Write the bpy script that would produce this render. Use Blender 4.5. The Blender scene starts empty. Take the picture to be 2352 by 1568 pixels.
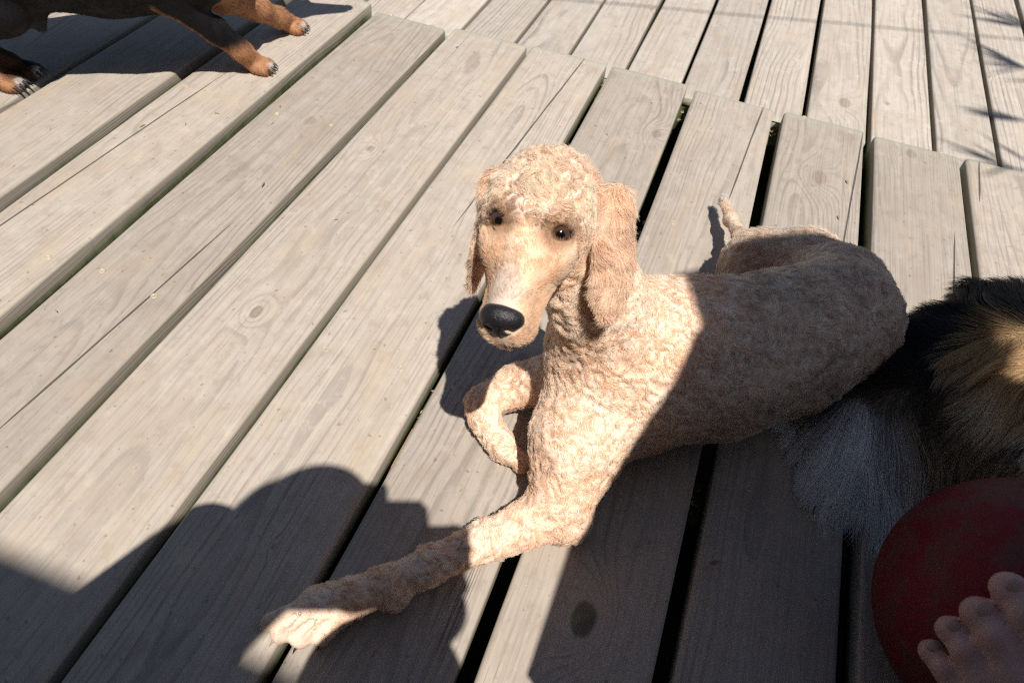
import bpy, bmesh, math, random
import numpy as np
from mathutils import Matrix, Vector

random.seed(7)
RNG = np.random.default_rng(11)
S = bpy.context.scene
C = S.collection

# ------------------------------------------------------------------ camera, world, sun, exposure
EYE = np.array([0.0, 0.0, 0.69])
CX = np.array([0.93857823, 0.334267, 0.0856532])      # camera right
CY = np.array([-0.30368431, 0.68230244, 0.66501069])  # camera up
CZ = np.array([0.16384975, -0.65017609, 0.74190586])  # camera back
FPX, PW, PH = 1700.0, 2352.0, 1568.0

cam = bpy.data.cameras.new('camera')
cam.sensor_width = 36.0
cam.lens = 36.0 * FPX / PW
cam.clip_start = 0.02
cam.clip_end = 400.0
cam.dof.use_dof = True
cam.dof.focus_distance = 0.84
cam.dof.aperture_fstop = 9.0
cam_ob = bpy.data.objects.new('viewpoint', cam)
C.objects.link(cam_ob)
cam_ob.matrix_world = Matrix(((CX[0], CY[0], CZ[0], EYE[0]), (CX[1], CY[1], CZ[1], EYE[1]),
                              (CX[2], CY[2], CZ[2], EYE[2]), (0, 0, 0, 1)))
S.camera = cam_ob

SUN_EL, SUN_AZ = math.radians(63.18), math.radians(147.54)   # azimuth from +Y towards +X
SUN = Vector((math.cos(SUN_EL) * math.sin(SUN_AZ), math.cos(SUN_EL) * math.cos(SUN_AZ), math.sin(SUN_EL)))
world = bpy.data.worlds.new('World')
S.world = world
world.use_nodes = True
wn = world.node_tree
sky = wn.nodes.new('ShaderNodeTexSky')
sky.sky_type = 'NISHITA'
sky.sun_disc = False
sky.sun_elevation = SUN_EL
sky.sun_rotation = SUN_AZ
bg = wn.nodes['Background']
wn.links.new(sky.outputs[0], bg.inputs[0])
bg.inputs[1].default_value = 0.062
sun = bpy.data.lights.new('sun', 'SUN')
sun.energy = 5.0
sun.angle = math.radians(0.53)
sun.color = (1.0, 0.955, 0.89)
sun_ob = bpy.data.objects.new('sun', sun)
C.objects.link(sun_ob)
sun_ob.rotation_euler = SUN.to_track_quat('Z', 'Y').to_euler()
sun_ob.location = SUN * 30
S.view_settings.view_transform = 'Standard'
S.view_settings.look = 'None'
S.view_settings.gamma = 1.0
S.view_settings.exposure = 0.12
S.view_settings.use_curve_mapping = False
S.render.engine = 'CYCLES'
try:
    S.cycles_curves.shape = 'RIBBONS'
    S.cycles.filter_width = 1.15
    S.cycles.use_denoising = False      # keep the single hairs; the fine grain is like a camera's
    S.cycles.adaptive_threshold = 0.004
    S.cycles.max_bounces = 8
    S.cycles.diffuse_bounces = 5
    S.cycles.transmission_bounces = 8
except Exception:
    pass


# ------------------------------------------------------------------ helpers
def at(u, v, z=0.0):
    """point of the deck scene at height z that was measured at (u, v) in the photograph"""
    d = CX * (u - PW / 2) + CY * -(v - PH / 2) - CZ * FPX
    return EYE + d * ((z - EYE[2]) / d[2])


def tag(o, label=None, cat=None, group=None, kind=None):
    if label: o['label'] = label
    if cat: o['category'] = cat
    if group: o['group'] = group
    if kind: o['kind'] = kind
    return o


def link(o, parent=None):
    C.objects.link(o)
    if parent is not None:
        o.parent = parent
    return o


def mesh_obj(name, verts, faces, mat=None, parent=None, smooth=True, loc=None):
    me = bpy.data.meshes.new(name)
    v = np.asarray(verts, dtype=np.float64)
    if loc is not None:
        v = v - np.asarray(loc)
    me.from_pydata(v.tolist(), [], faces if isinstance(faces, list) else faces.tolist())
    if smooth:
        me.polygons.foreach_set('use_smooth', [True] * len(me.polygons))
    if mat: me.materials.append(mat)
    me.update()
    o = bpy.data.objects.new(name, me)
    if loc is not None:
        o.location = loc
    return link(o, parent)


def empty(name, loc=(0, 0, 0), parent=None):
    o = bpy.data.objects.new(name, None)
    o.empty_display_size = 0.05
    o.location = loc
    return link(o, parent)


def hash3(i, j, k, s):
    n = (i * 374761393 + j * 668265263 + k * 2147483647 + s * 974634721) & 0xFFFFFFFF
    n = ((n ^ (n >> 13)) * 1274126177) & 0xFFFFFFFF
    n = ((n ^ (n >> 16)) * 2246822519) & 0xFFFFFFFF
    return ((n ^ (n >> 15)) & 0xFFFFFF) / float(0xFFFFFF)


def vnoise(p, s=0):
    """value noise in -1..1, p (N,3)"""
    p = np.asarray(p, dtype=np.float64)
    f = np.floor(p).astype(np.int64)
    t = p - f
    t = t * t * t * (t * (t * 6 - 15) + 10)
    i, j, k = f[:, 0] + 1000, f[:, 1] + 1000, f[:, 2] + 1000
    r = 0
    for a in (0, 1):
        wa = t[:, 0] if a else 1 - t[:, 0]
        for b in (0, 1):
            wb = t[:, 1] if b else 1 - t[:, 1]
            for c in (0, 1):
                wc = t[:, 2] if c else 1 - t[:, 2]
                r = r + wa * wb * wc * hash3(i + a, j + b, k + c, s)
    return r * 2 - 1


def fbm(p, s=0, n=3):
    r, a = 0, 1.0
    for o in range(n):
        r = r + a * vnoise(p * (2 ** o), s + o * 7)
        a *= 0.5
    return r / 1.6


def vnoise3(p, s=0):
    return np.stack([vnoise(p, s), vnoise(p + 31.7, s + 1), vnoise(p - 17.3, s + 2)], 1)


def unit(v):
    v = np.asarray(v, dtype=np.float64)
    return v / (np.linalg.norm(v, axis=-1, keepdims=True) + 1e-12)


def smooth01(x, a, b):
    t = np.clip((x - a) / (b - a), 0, 1)
    return t * t * (3 - 2 * t)


class Blob:
    """smooth union of round cones and ellipsoids, meshed with surface nets"""

    def __init__(self):
        self.prims = []

    def cone(self, a, b, ra, rb, k=0.02, op='add'):
        a, b = np.array(a, float), np.array(b, float)
        r = max(ra, rb)
        self.prims.append(('c', (a, b, ra, rb), k, op, np.minimum(a, b) - r, np.maximum(a, b) + r))

    def chain(self, pts, k=0.02):
        for (p, r), (q, s) in zip(pts[:-1], pts[1:]):
            self.cone(p, q, r, s, k)

    def ell(self, c, radii, axes=None, k=0.02, op='add'):
        c, radii = np.array(c, float), np.array(radii, float)
        A = np.eye(3) if axes is None else np.array(axes, float)
        r = radii.max()
        self.prims.append(('e', (c, radii, A), k, op, c - r, c + r))

    @staticmethod
    def dist(kind, d, P):
        if kind == 'c':
            a, b, ra, rb = d
            ab = b - a
            t = np.clip(((P - a) @ ab) / (ab @ ab + 1e-12), 0, 1)
            q = P - a - t[..., None] * ab
            return np.sqrt((q * q).sum(-1)) - (ra + (rb - ra) * t)
        c, r, A = d
        q = (P - c) @ A.T
        k0 = np.sqrt(((q / r) ** 2).sum(-1))
        k1 = np.sqrt(((q / (r * r)) ** 2).sum(-1)) + 1e-9
        return k0 * (k0 - 1) / k1

    @staticmethod
    def comb(F, D, k, op):
        if op == 'add':
            h = np.maximum(k - np.abs(F - D), 0) / k
            return np.minimum(F, D) - h * h * k * 0.25
        D = -D
        h = np.maximum(k - np.abs(F - D), 0) / k
        return np.maximum(F, D) + h * h * k * 0.25

    def eval(self, P):
        F = np.full(P.shape[:-1], 1.0)
        for kind, d, k, op, lo, hi in self.prims:
            F = self.comb(F, self.dist(kind, d, P), k, op)
        return F

    def mesh(self, h, lo=None, hi=None, off=0.0):
        adds = [p for p in self.prims if p[3] == 'add']
        L = np.min([p[4] for p in adds], 0) - 4 * h if lo is None else np.array(lo, float)
        H = np.max([p[5] for p in adds], 0) + 4 * h if hi is None else np.array(hi, float)
        n = np.ceil((H - L) / h).astype(int) + 1
        F = np.full(n, 0.2)
        for kind, d, k, op, a, b in self.prims:
            m = k + 3 * h
            i0 = np.clip(np.floor((a - m - L) / h).astype(int), 0, n)
            i1 = np.clip(np.ceil((b + m - L) / h).astype(int) + 1, 0, n)
            if (i1 <= i0).any():
                continue
            g = np.stack(np.meshgrid(*[L[q] + h * np.arange(i0[q], i1[q]) for q in range(3)], indexing='ij'), -1)
            sl = tuple(slice(i0[q], i1[q]) for q in range(3))
            F[sl] = self.comb(F[sl], self.dist(kind, d, g), k, op)
        return surface_nets(F + off, L, h)


def surface_nets(F, L, h):
    I = F < 0
    n = np.array(F.shape)
    cnt = np.zeros(n - 1, np.int8)
    for a in (0, 1):
        for b in (0, 1):
            for c in (0, 1):
                cnt += I[a:n[0] - 1 + a, b:n[1] - 1 + b, c:n[2] - 1 + c]
    cells = np.argwhere((cnt > 0) & (cnt < 8))
    vid = np.full(n - 1, -1, np.int64)
    vid[tuple(cells.T)] = np.arange(len(cells))
    acc = np.zeros((len(cells), 3))
    num = np.zeros(len(cells))
    for ax in range(3):
        o1, o2 = [q for q in range(3) if q != ax]
        for b in (0, 1):
            for c in (0, 1):
                p0 = cells.copy()
                p0[:, o1] += b
                p0[:, o2] += c
                p1 = p0.copy()
                p1[:, ax] += 1
                f0, f1 = F[tuple(p0.T)], F[tuple(p1.T)]
                m = (f0 < 0) != (f1 < 0)
                t = np.where(m, f0 / np.where(m, f0 - f1, 1), 0)
                pos = p0.astype(float)
                pos[:, ax] += t
                acc[m] += pos[m]
                num[m] += 1
    V = L + h * acc / num[:, None]
    faces = []
    for ax in range(3):
        o1, o2 = [(1, 2), (2, 0), (0, 1)][ax]
        sa = [slice(None)] * 3
        sb = [slice(None)] * 3
        sa[ax], sb[ax] = slice(0, n[ax] - 1), slice(1, n[ax])
        A, B = I[tuple(sa)], I[tuple(sb)]
        e = np.argwhere(A != B)
        e = e[(e[:, o1] > 0) & (e[:, o2] > 0) & (e[:, o1] < n[o1] - 1) & (e[:, o2] < n[o2] - 1)]
        q = []
        for d1, d2 in ((-1, -1), (0, -1), (0, 0), (-1, 0)):
            c = e.copy()
            c[:, o1] += d1
            c[:, o2] += d2
            q.append(vid[tuple(c.T)])
        q = np.stack(q, 1)
        flip = ~A[tuple(e.T)]
        q[flip] = q[flip][:, ::-1]
        faces.append(q)
    Q = np.concatenate(faces)
    return V, Q[(Q >= 0).all(1)]


def vnormals(V, Q):
    d1, d2 = V[Q[:, 2]] - V[Q[:, 0]], V[Q[:, 3]] - V[Q[:, 1]]
    fn = np.cross(d1, d2)
    N = np.zeros_like(V)
    for c in range(4):
        np.add.at(N, Q[:, c], fn)
    return unit(N)


def relax(V, Q, it=2, f=0.5):
    E = np.concatenate([Q[:, [0, 1]], Q[:, [1, 2]], Q[:, [2, 3]], Q[:, [3, 0]]])
    deg = np.bincount(E[:, 0], minlength=len(V)).astype(float)[:, None]
    for _ in range(it):
        acc = np.stack([np.bincount(E[:, 0], V[E[:, 1], q], len(V)) for q in range(3)], 1)
        V = V + f * (acc / np.maximum(deg, 1) - V) * (deg > 0)
    return V


def set_colors(me, col):
    a = me.color_attributes.new('coat', 'FLOAT_COLOR', 'POINT')
    c = np.ones((len(col), 4), np.float32)
    c[:, :3] = np.clip(col, 0, 1)
    a.data.foreach_set('color', c.ravel())


def quad_mesh(name, V, Q, mat, parent=None, col=None):
    me = bpy.data.meshes.new(name)
    me.vertices.add(len(V))
    me.vertices.foreach_set('co', V.astype(np.float32).ravel())
    me.loops.add(Q.size)
    me.loops.foreach_set('vertex_index', Q.astype(np.int32).ravel())
    me.polygons.add(len(Q))
    me.polygons.foreach_set('loop_start', np.arange(0, Q.size, 4, dtype=np.int32))
    me.polygons.foreach_set('use_smooth', np.ones(len(Q), bool))
    me.update(calc_edges=True)
    me.validate()
    if col is not None:
        set_colors(me, col)
    if mat: me.materials.append(mat)
    return link(bpy.data.objects.new(name, me), parent)


def sample_surface(V, Q, dens, count):
    """random points on a quad mesh, weighted by area and dens per vertex -> face corner ids and weights"""
    A = np.linalg.norm(np.cross(V[Q[:, 2]] - V[Q[:, 0]], V[Q[:, 3]] - V[Q[:, 1]]), axis=1)
    w = A * dens[Q].mean(1)
    cum = np.cumsum(w)
    f = np.searchsorted(cum, RNG.random(count) * cum[-1])
    f = np.minimum(f, len(Q) - 1)
    a, b = RNG.random(count), RNG.random(count)
    W = np.stack([(1 - a) * (1 - b), a * (1 - b), a * b, (1 - a) * b], 1)
    return Q[f], W


def lerp_attr(X, q, W):
    return (X[q] * W[..., None]).sum(1) if X.ndim == 2 else (X[q] * W).sum(1)


def hair_obj(name, P, rad, col, mat, parent):
    """P (N, n, 3) strand points"""
    N, n = P.shape[:2]
    hc = bpy.data.hair_curves.new(name)
    hc.add_curves([n] * N)
    hc.position_data.foreach_set('vector', P.astype(np.float32).ravel())
    a = hc.attributes.get('radius') or hc.attributes.new('radius', 'FLOAT', 'POINT')
    a.data.foreach_set('value', np.broadcast_to(rad, (N, n)).astype(np.float32).ravel())
    c = np.ones((N, n, 4), np.float32)
    c[..., :3] = np.clip(col if col.ndim == 3 else col[:, None, :], 0, 1)
    b = hc.attributes.new('coat', 'FLOAT_COLOR', 'POINT')
    b.data.foreach_set('color', c.ravel())
    hc.materials.append(mat)
    o = link(bpy.data.objects.new(name, hc), parent)
    o['kind'] = 'stuff'
    return o


def strands(root, nrm, direc, length, n, curl=0.0, freq=60.0, seed=0, droop=0.0):
    """grow strands step by step along direc, turned by a shared noise field so that neighbours clump"""
    P = np.empty((len(root), n, 3))
    p, d = root.copy(), unit(direc)
    step = (length / (n - 1))[:, None]
    for j in range(n):
        P[:, j] = p
        if j == n - 1:
            break
        if curl > 0:
            w = vnoise3(p * freq, seed)
            w -= nrm * (w * nrm).sum(1, keepdims=True) * 0.6
            d = unit(d + curl * w * (0.5 + j / n))
        if droop:
            d = unit(d + np.array([0, 0, -droop]))
        p = p + d * step
    return P


def curls(root, nrm, flow, length, n, phi, dphi, lift0, lift1):
    """strands that lie over the skin: each starts at angle phi to the flow and turns by dphi per step while its lift fades"""
    e2 = np.cross(nrm, flow)
    P = np.empty((len(root), n, 3))
    p = root.copy()
    step = (length / (n - 1))[:, None]
    for j in range(n):
        P[:, j] = p
        if j == n - 1:
            break
        a = (phi + dphi * j)[:, None]
        l = np.clip(lift0 + (lift1 - lift0) * j / (n - 2), 0.0, 0.95)[:, None]
        p = p + ((np.cos(a) * flow + np.sin(a) * e2) * np.sqrt(1 - l * l) + nrm * l) * step
    return P


# ------------------------------------------------------------------ materials
class NT:
    def __init__(self, name, rough=0.7, spec=0.3):
        self.m = bpy.data.materials.new(name)
        self.m.use_nodes = True
        self.t = self.m.node_tree
        self.b = self.t.nodes['Principled BSDF']
        self.b.inputs['Roughness'].default_value = rough
        self.b.inputs['Specular IOR Level'].default_value = spec

    def n(self, kind, **kw):
        x = self.t.nodes.new('ShaderNode' + kind)
        for k, v in kw.items():
            setattr(x, k, v)
        return x

    def put(self, sock, v):
        if isinstance(v, bpy.types.NodeSocket):
            self.t.links.new(v, sock)
        else:
            sock.default_value = v

    def math(self, op, a, b=0.0, c=0.0, clamp=False):
        x = self.n('Math', operation=op, use_clamp=clamp)
        for i, v in enumerate((a, b, c)):
            self.put(x.inputs[i], v)
        return x.outputs[0]

    def comb(self, x, y, z):
        c = self.n('CombineXYZ')
        for i, v in enumerate((x, y, z)):
            self.put(c.inputs[i], v)
        return c.outputs[0]

    def sep(self, v):
        s = self.n('SeparateXYZ')
        self.put(s.inputs[0], v)
        return s.outputs

    def noise(self, vec, scale=1.0, detail=3.0, rough=0.55):
        x = self.n('TexNoise')
        self.put(x.inputs['Vector'], vec)
        x.inputs['Scale'].default_value = scale
        x.inputs['Detail'].default_value = detail
        x.inputs['Roughness'].default_value = rough
        return x.outputs['Fac']

    def mapr(self, v, a, b, c=0.0, d=1.0, smooth=True):
        x = self.n('MapRange', interpolation_type='SMOOTHSTEP' if smooth else 'LINEAR')
        self.put(x.inputs[0], v)
        for i, q in enumerate((a, b, c, d)):
            self.put(x.inputs[i + 1], q)
        return x.outputs[0]

    def mix(self, f, a, b, blend='MIX'):
        x = self.n('Mix', data_type='RGBA', blend_type=blend)
        self.put(x.inputs[0], f)
        for i, v in ((6, a), (7, b)):
            self.put(x.inputs[i], v if isinstance(v, bpy.types.NodeSocket) else (*v, 1.0))
        return x.outputs[2]

    def bump(self, hgt, dist=0.001, strength=1.0):
        x = self.n('Bump')
        x.inputs['Distance'].default_value = dist
        x.inputs['Strength'].default_value = strength
        self.put(x.inputs['Height'], hgt)
        self.t.links.new(x.outputs[0], self.b.inputs['Normal'])

    def color(self, c):
        self.put(self.b.inputs['Base Color'], c if isinstance(c, bpy.types.NodeSocket) else (*c, 1.0))


def plain(name, col, rough=0.6, spec=0.3, var=0.12, scale=40.0, bump=0.0):
    t = NT(name, rough, spec)
    tc = t.n('TexCoord').outputs['Object']
    f = t.noise(tc, scale, 4)
    t.color(t.mix(f, tuple(c * (1 - var * 1.6) for c in col), tuple(min(1, c * (1 + var)) for c in col)))
    if bump:
        t.bump(f, bump)
    return t.m


def wood_material(name, light, dark, ring=0.0042, green=1.0, contrast=1.0):
    t = NT(name, 0.78, 0.22)
    tc = t.n('TexCoord').outputs['Object']
    x, y, z = t.sep(tc)
    seed = t.n('Attribute', attribute_type='OBJECT', attribute_name='seed').outputs['Fac']
    so = t.math('MULTIPLY', seed, 37.0)
    pith = t.sep(t.n('Attribute', attribute_type='OBJECT', attribute_name='pith').outputs['Vector'])
    # large slow warp of the growth rings
    wv = t.comb(t.math('ADD', t.math('MULTIPLY', x, 5.0), so), t.math('MULTIPLY', y, 1.9), z)
    warp = t.math('SUBTRACT', t.noise(wv, 1.0, 2.0, 0.45), 0.5)
    wv2 = t.comb(t.math('ADD', t.math('MULTIPLY', x, 16.0), so), t.math('MULTIPLY', y, 9.0), z)
    warp2 = t.math('SUBTRACT', t.noise(wv2, 1.0, 1.0, 0.4), 0.5)
    dx = t.math('SUBTRACT', x, pith[0])
    dz = t.math('SUBTRACT', z, pith[1])
    r = t.math('SQRT', t.math('ADD', t.math('MULTIPLY', dx, dx), t.math('MULTIPLY', dz, dz)))
    r = t.math('ADD', r, t.math('MULTIPLY', y, pith[2]))
    r = t.math('ADD', r, t.math('MULTIPLY', warp, 0.034))
    r = t.math('ADD', r, t.math('MULTIPLY', warp2, 0.0045))
    knot_mask = None
    for kn in ('knot_a', 'knot_b'):
        k = t.sep(t.n('Attribute', attribute_type='OBJECT', attribute_name=kn).outputs['Vector'])
        kx, ky = t.math('SUBTRACT', x, k[0]), t.math('MULTIPLY', t.math('SUBTRACT', y, k[1]), 0.62)
        kd = t.math('SQRT', t.math('ADD', t.math('MULTIPLY', kx, kx), t.math('MULTIPLY', ky, ky)))
        kd = t.math('DIVIDE', t.math('ADD', kd, t.math('MULTIPLY', warp2, 0.008)), t.math('MAXIMUM', k[2], 0.001))
        pull = t.math('POWER', 2.718, t.math('MULTIPLY', t.math('MULTIPLY', kd, kd), -0.16))
        r = t.math('ADD', r, t.math('MULTIPLY', pull, t.math('MULTIPLY', k[2], 2.1)))
        core = t.mapr(kd, 0.75, 1.15, 1.0, 0.0)
        knot_mask = core if knot_mask is None else t.math('MAXIMUM', knot_mask, core)
    ph = t.math('DIVIDE', r, ring)
    fr = t.math('FRACT', ph)
    late = t.math('MULTIPLY', t.mapr(fr, 0.48, 0.84, 0.0, 1.0), t.mapr(fr, 0.88, 1.0, 1.0, 0.0))
    ringvar = t.noise(t.comb(t.math('FLOOR', ph), so, 0.0), 3.1, 0.0)
    late = t.math('MULTIPLY', late, t.mapr(ringvar, 0.25, 0.7, 0.25, 1.0))
    zone = t.noise(t.comb(t.math('ADD', t.math('MULTIPLY', x, 9.0), so), t.math('MULTIPLY', y, 2.2), z), 1.0, 2.0)
    late = t.math('MULTIPLY', late, t.mapr(zone, 0.36, 0.62, 0.14 * contrast, 0.85 * contrast))
    fine = t.noise(t.comb(t.math('ADD', t.math('MULTIPLY', x, 420.0), so), t.math('MULTIPLY', y, 6.5), t.math('MULTIPLY', z, 300.0)), 1.0, 3.0, 0.6)
    mid = t.noise(t.comb(t.math('ADD', t.math('MULTIPLY', x, 80.0), so), t.math('MULTIPLY', y, 1.7), t.math('MULTIPLY', z, 60.0)), 1.0, 3.0, 0.6)
    blot = t.noise(t.comb(t.math('ADD', t.math('MULTIPLY', x, 14.0), so), t.math('MULTIPLY', y, 5.0), z), 1.0, 4.0, 0.6)
    col = t.mix(late, light, dark)
    col = t.mix(t.mapr(fine, 0.45, 0.70, 0.0, 0.30), col, tuple(c * 0.62 for c in dark))
    col = t.mix(t.mapr(mid, 0.52, 0.72, 0.0, 0.30), col, tuple(c * 0.85 for c in dark))
    streak = t.noise(t.comb(t.math('ADD', t.math('MULTIPLY', x, 150.0), so), t.math('MULTIPLY', y, 1.3), 3.0), 1.0, 2.0, 0.5)
    col = t.mix(t.mapr(streak, 0.60, 0.72, 0.0, 0.40), col, tuple(min(1, c * 1.24) for c in light))
    col = t.mix(t.mapr(streak, 0.27, 0.37, 0.50, 0.0), col, (dark[0] * 0.84, dark[1] * 0.84, dark[2] * 0.95))
    cloud = t.noise(t.comb(t.math('ADD', t.math('MULTIPLY', x, 48.0), so), t.math('MULTIPLY', y, 30.0), z), 1.0, 6.0, 0.72)
    col = t.mix(t.mapr(cloud, 0.33, 0.49, 0.62, 0.0), col, (light[0] * 0.74, light[1] * 0.69, light[2] * 0.64))
    col = t.mix(t.mapr(cloud, 0.52, 0.66, 0.0, 0.55), col, (light[0] * 1.16, light[1] * 1.15, light[2] * 1.13))
    col = t.mix(t.mapr(blot, 0.46, 0.72, 0.0, 0.50), col, (light[0] * 0.78, light[1] * 0.73, light[2] * 0.68))
    warm = t.noise(t.comb(t.math('ADD', t.math('MULTIPLY', x, 22.0), so), t.math('MULTIPLY', y, 7.0), 9.0), 1.0, 3.0, 0.6)
    col = t.mix(t.mapr(warm, 0.52, 0.70, 0.0, 0.36), col, (0.50, 0.39, 0.28))
    # small stains, specks of dirt and pale scuffs
    sp = t.noise(t.comb(t.math('ADD', t.math('MULTIPLY', x, 130.0), so), t.math('MULTIPLY', y, 95.0), z), 1.0, 2.0, 0.5)
    col = t.mix(t.mapr(sp, 0.67, 0.74, 0.0, 0.60), col, (0.20, 0.15, 0.115))
    sc = t.noise(t.comb(t.math('ADD', t.math('MULTIPLY', x, 900.0), so), t.math('MULTIPLY', y, 700.0), z), 1.0, 0.0)
    col = t.mix(t.mapr(sc, 0.80, 0.88, 0.0, 0.5), col, (0.80, 0.78, 0.74))
    seed2 = t.math('FRACT', t.math('MULTIPLY', seed, 13.7))
    col = t.mix(1.0, col, t.comb(t.math('ADD', 0.88, t.math('MULTIPLY', seed2, 0.22)), t.math('ADD', 0.88, t.math('MULTIPLY', seed2, 0.215)),
                                 t.math('ADD', 0.885, t.math('MULTIPLY', seed2, 0.20))), 'MULTIPLY')
    # drying cracks along the grain
    cr = t.noise(t.comb(t.math('ADD', t.math('MULTIPLY', x, 42.0), so), t.math('ADD', t.math('MULTIPLY', y, 0.8), so), z), 1.0, 1.5, 0.5)
    cr = t.math('ABSOLUTE', t.math('SUBTRACT', cr, 0.5))
    crm = t.noise(t.comb(t.math('ADD', t.math('MULTIPLY', x, 11.0), so), t.math('ADD', t.math('MULTIPLY', y, 3.2), 4.0), z), 1.0, 2.0)
    crack = t.math('MULTIPLY', t.mapr(cr, 0.0006, 0.0030, 0.55, 0.0), t.mapr(crm, 0.64, 0.72, 0.0, 1.0))
    sl = t.sep(t.n('Attribute', attribute_type='OBJECT', attribute_name='split').outputs['Vector'])
    sy = t.math('SUBTRACT', y, sl[1])
    sw = t.math('MULTIPLY', t.mapr(t.math('ABSOLUTE', sy), t.math('MULTIPLY', sl[2], 0.55), sl[2], 1.0, 0.0), 0.0013)
    sx = t.math('ABSOLUTE', t.math('SUBTRACT', t.math('SUBTRACT', x, sl[0]), t.math('ADD', t.math('MULTIPLY', sy, 0.06), t.math('MULTIPLY', t.math('SUBTRACT', mid, 0.5), 0.004))))
    crack = t.math('MAXIMUM', crack, t.math('MULTIPLY', t.mapr(sx, t.math('MULTIPLY', sw, 0.5), t.math('ADD', sw, 0.0004), 1.0, 0.0), t.mapr(sw, 0.0, 0.0002)))
    col = t.mix(t.math('MULTIPLY', crack, 0.8), col, (0.045, 0.038, 0.032))
    # knots
    kn_col = t.mix(t.mapr(fine, 0.3, 0.7), (0.36, 0.29, 0.225), (0.22, 0.17, 0.13))
    moss = t.n('Attribute', attribute_type='OBJECT', attribute_name='knot_moss').outputs['Fac']
    kn_col = t.mix(moss, kn_col, t.mix(t.mapr(cloud, 0.45, 0.62), (0.045, 0.042, 0.032), (0.12, 0.125, 0.045)))
    col = t.mix(t.math('MULTIPLY', knot_mask, 0.75), col, kn_col)
    # algae on the flanks and the ends, thicker lower down
    nz = t.sep(t.n('NewGeometry').outputs['Normal'])[2]
    side = t.mapr(nz, 0.25, 0.85, 1.0, 0.0)
    low = t.mapr(t.math('ADD', z, t.math('MULTIPLY', t.math('SUBTRACT', t.math('ADD', blot, mid), 1.0), 0.022)), -0.027, -0.013, 1.0, 0.0)
    grime = t.mix(t.mapr(mid, 0.32, 0.66), (0.36, 0.31, 0.25), (0.50, 0.44, 0.36))
    alg = t.mix(t.mapr(cloud, 0.3, 0.7), (0.10, 0.125, 0.048), (0.25, 0.27, 0.14))
    col = t.mix(t.math('MULTIPLY', side, 0.70), col, grime)
    col = t.mix(t.math('MULTIPLY', t.math('MULTIPLY', side, low), green), col, alg)
    rim = t.math('MULTIPLY', t.mapr(nz, 0.60, 0.93, 1.0, 0.0), t.mapr(nz, 0.2, 0.5, 0.0, 1.0))
    col = t.mix(t.math('MULTIPLY', rim, 0.35), col, (0.58, 0.52, 0.41))
    # greyer, slightly green board ends
    yl = t.n('Attribute', attribute_type='OBJECT', attribute_name='half_length').outputs['Fac']
    en = t.mapr(t.math('SUBTRACT', yl, t.math('ADD', t.math('ABSOLUTE', y), t.math('MULTIPLY', blot, 0.03))), -0.012, 0.012, 0.55, 0.0)
    col = t.mix(en, col, (0.42, 0.42, 0.33))
    t.color(col)
    hgt = t.math('ADD', t.math('MULTIPLY', late, 0.45), t.math('MULTIPLY', fine, -0.45))
    hgt = t.math('ADD', hgt, t.math('MULTIPLY', mid, -0.55))
    hgt = t.math('ADD', hgt, t.math('MULTIPLY', crack, -2.5))
    hgt = t.math('ADD', hgt, t.math('MULTIPLY', knot_mask, 0.5))
    t.bump(hgt, 0.0008, 0.8)
    return t.m


def coat_material(name, rough=0.75, spec=0.15, gain=1.0, through=0.0):
    t = NT(name, rough, spec)
    c = t.n('Attribute', attribute_name='coat').outputs['Color']
    if gain != 1.0:
        c = t.mix(1.0, c, (gain, gain, gain), 'MULTIPLY')
    t.color(c)
    if through:          # light passes through thin pale strands
        tr = t.n('BsdfTranslucent')
        t.put(tr.inputs['Color'], c)
        mx = t.n('MixShader')
        mx.inputs[0].default_value = through
        t.t.links.new(t.b.outputs[0], mx.inputs[1])
        t.t.links.new(tr.outputs[0], mx.inputs[2])
        t.t.links.new(mx.outputs[0], t.t.nodes['Material Output'].inputs['Surface'])
    return t.m


WOOD = wood_material('weathered decking', (0.45, 0.392, 0.332), (0.262, 0.228, 0.202))
WOOD_LOW = wood_material('pale weathered decking', (0.52, 0.462, 0.40), (0.305, 0.266, 0.236), ring=0.0072, green=0.7, contrast=1.35)
JOIST = plain('mossy joist timber', (0.075, 0.085, 0.035), 0.9, 0.1, 0.4, 60.0, 0.002)
NEWJOIST = plain('newer joist timber', (0.42, 0.27, 0.13), 0.8, 0.2, 0.2, 30.0)
STEEL = plain('dull screw steel', (0.56, 0.48, 0.34), 0.55, 0.5, 0.2, 300.0)
STEEL.node_tree.nodes['Principled BSDF'].inputs['Metallic'].default_value = 0.2


# ------------------------------------------------------------------ ground and decks
GROUND_Z = -0.48
g = mesh_obj('ground', [(-200, -200, GROUND_Z), (200, -200, GROUND_Z), (200, 200, GROUND_Z), (-200, 200, GROUND_Z)],
             [(0, 1, 2, 3)], plain('dark garden soil and grass', (0.055, 0.062, 0.028), 0.95, 0.1, 0.35, 3.0), smooth=False)
tag(g, kind='structure')


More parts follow.
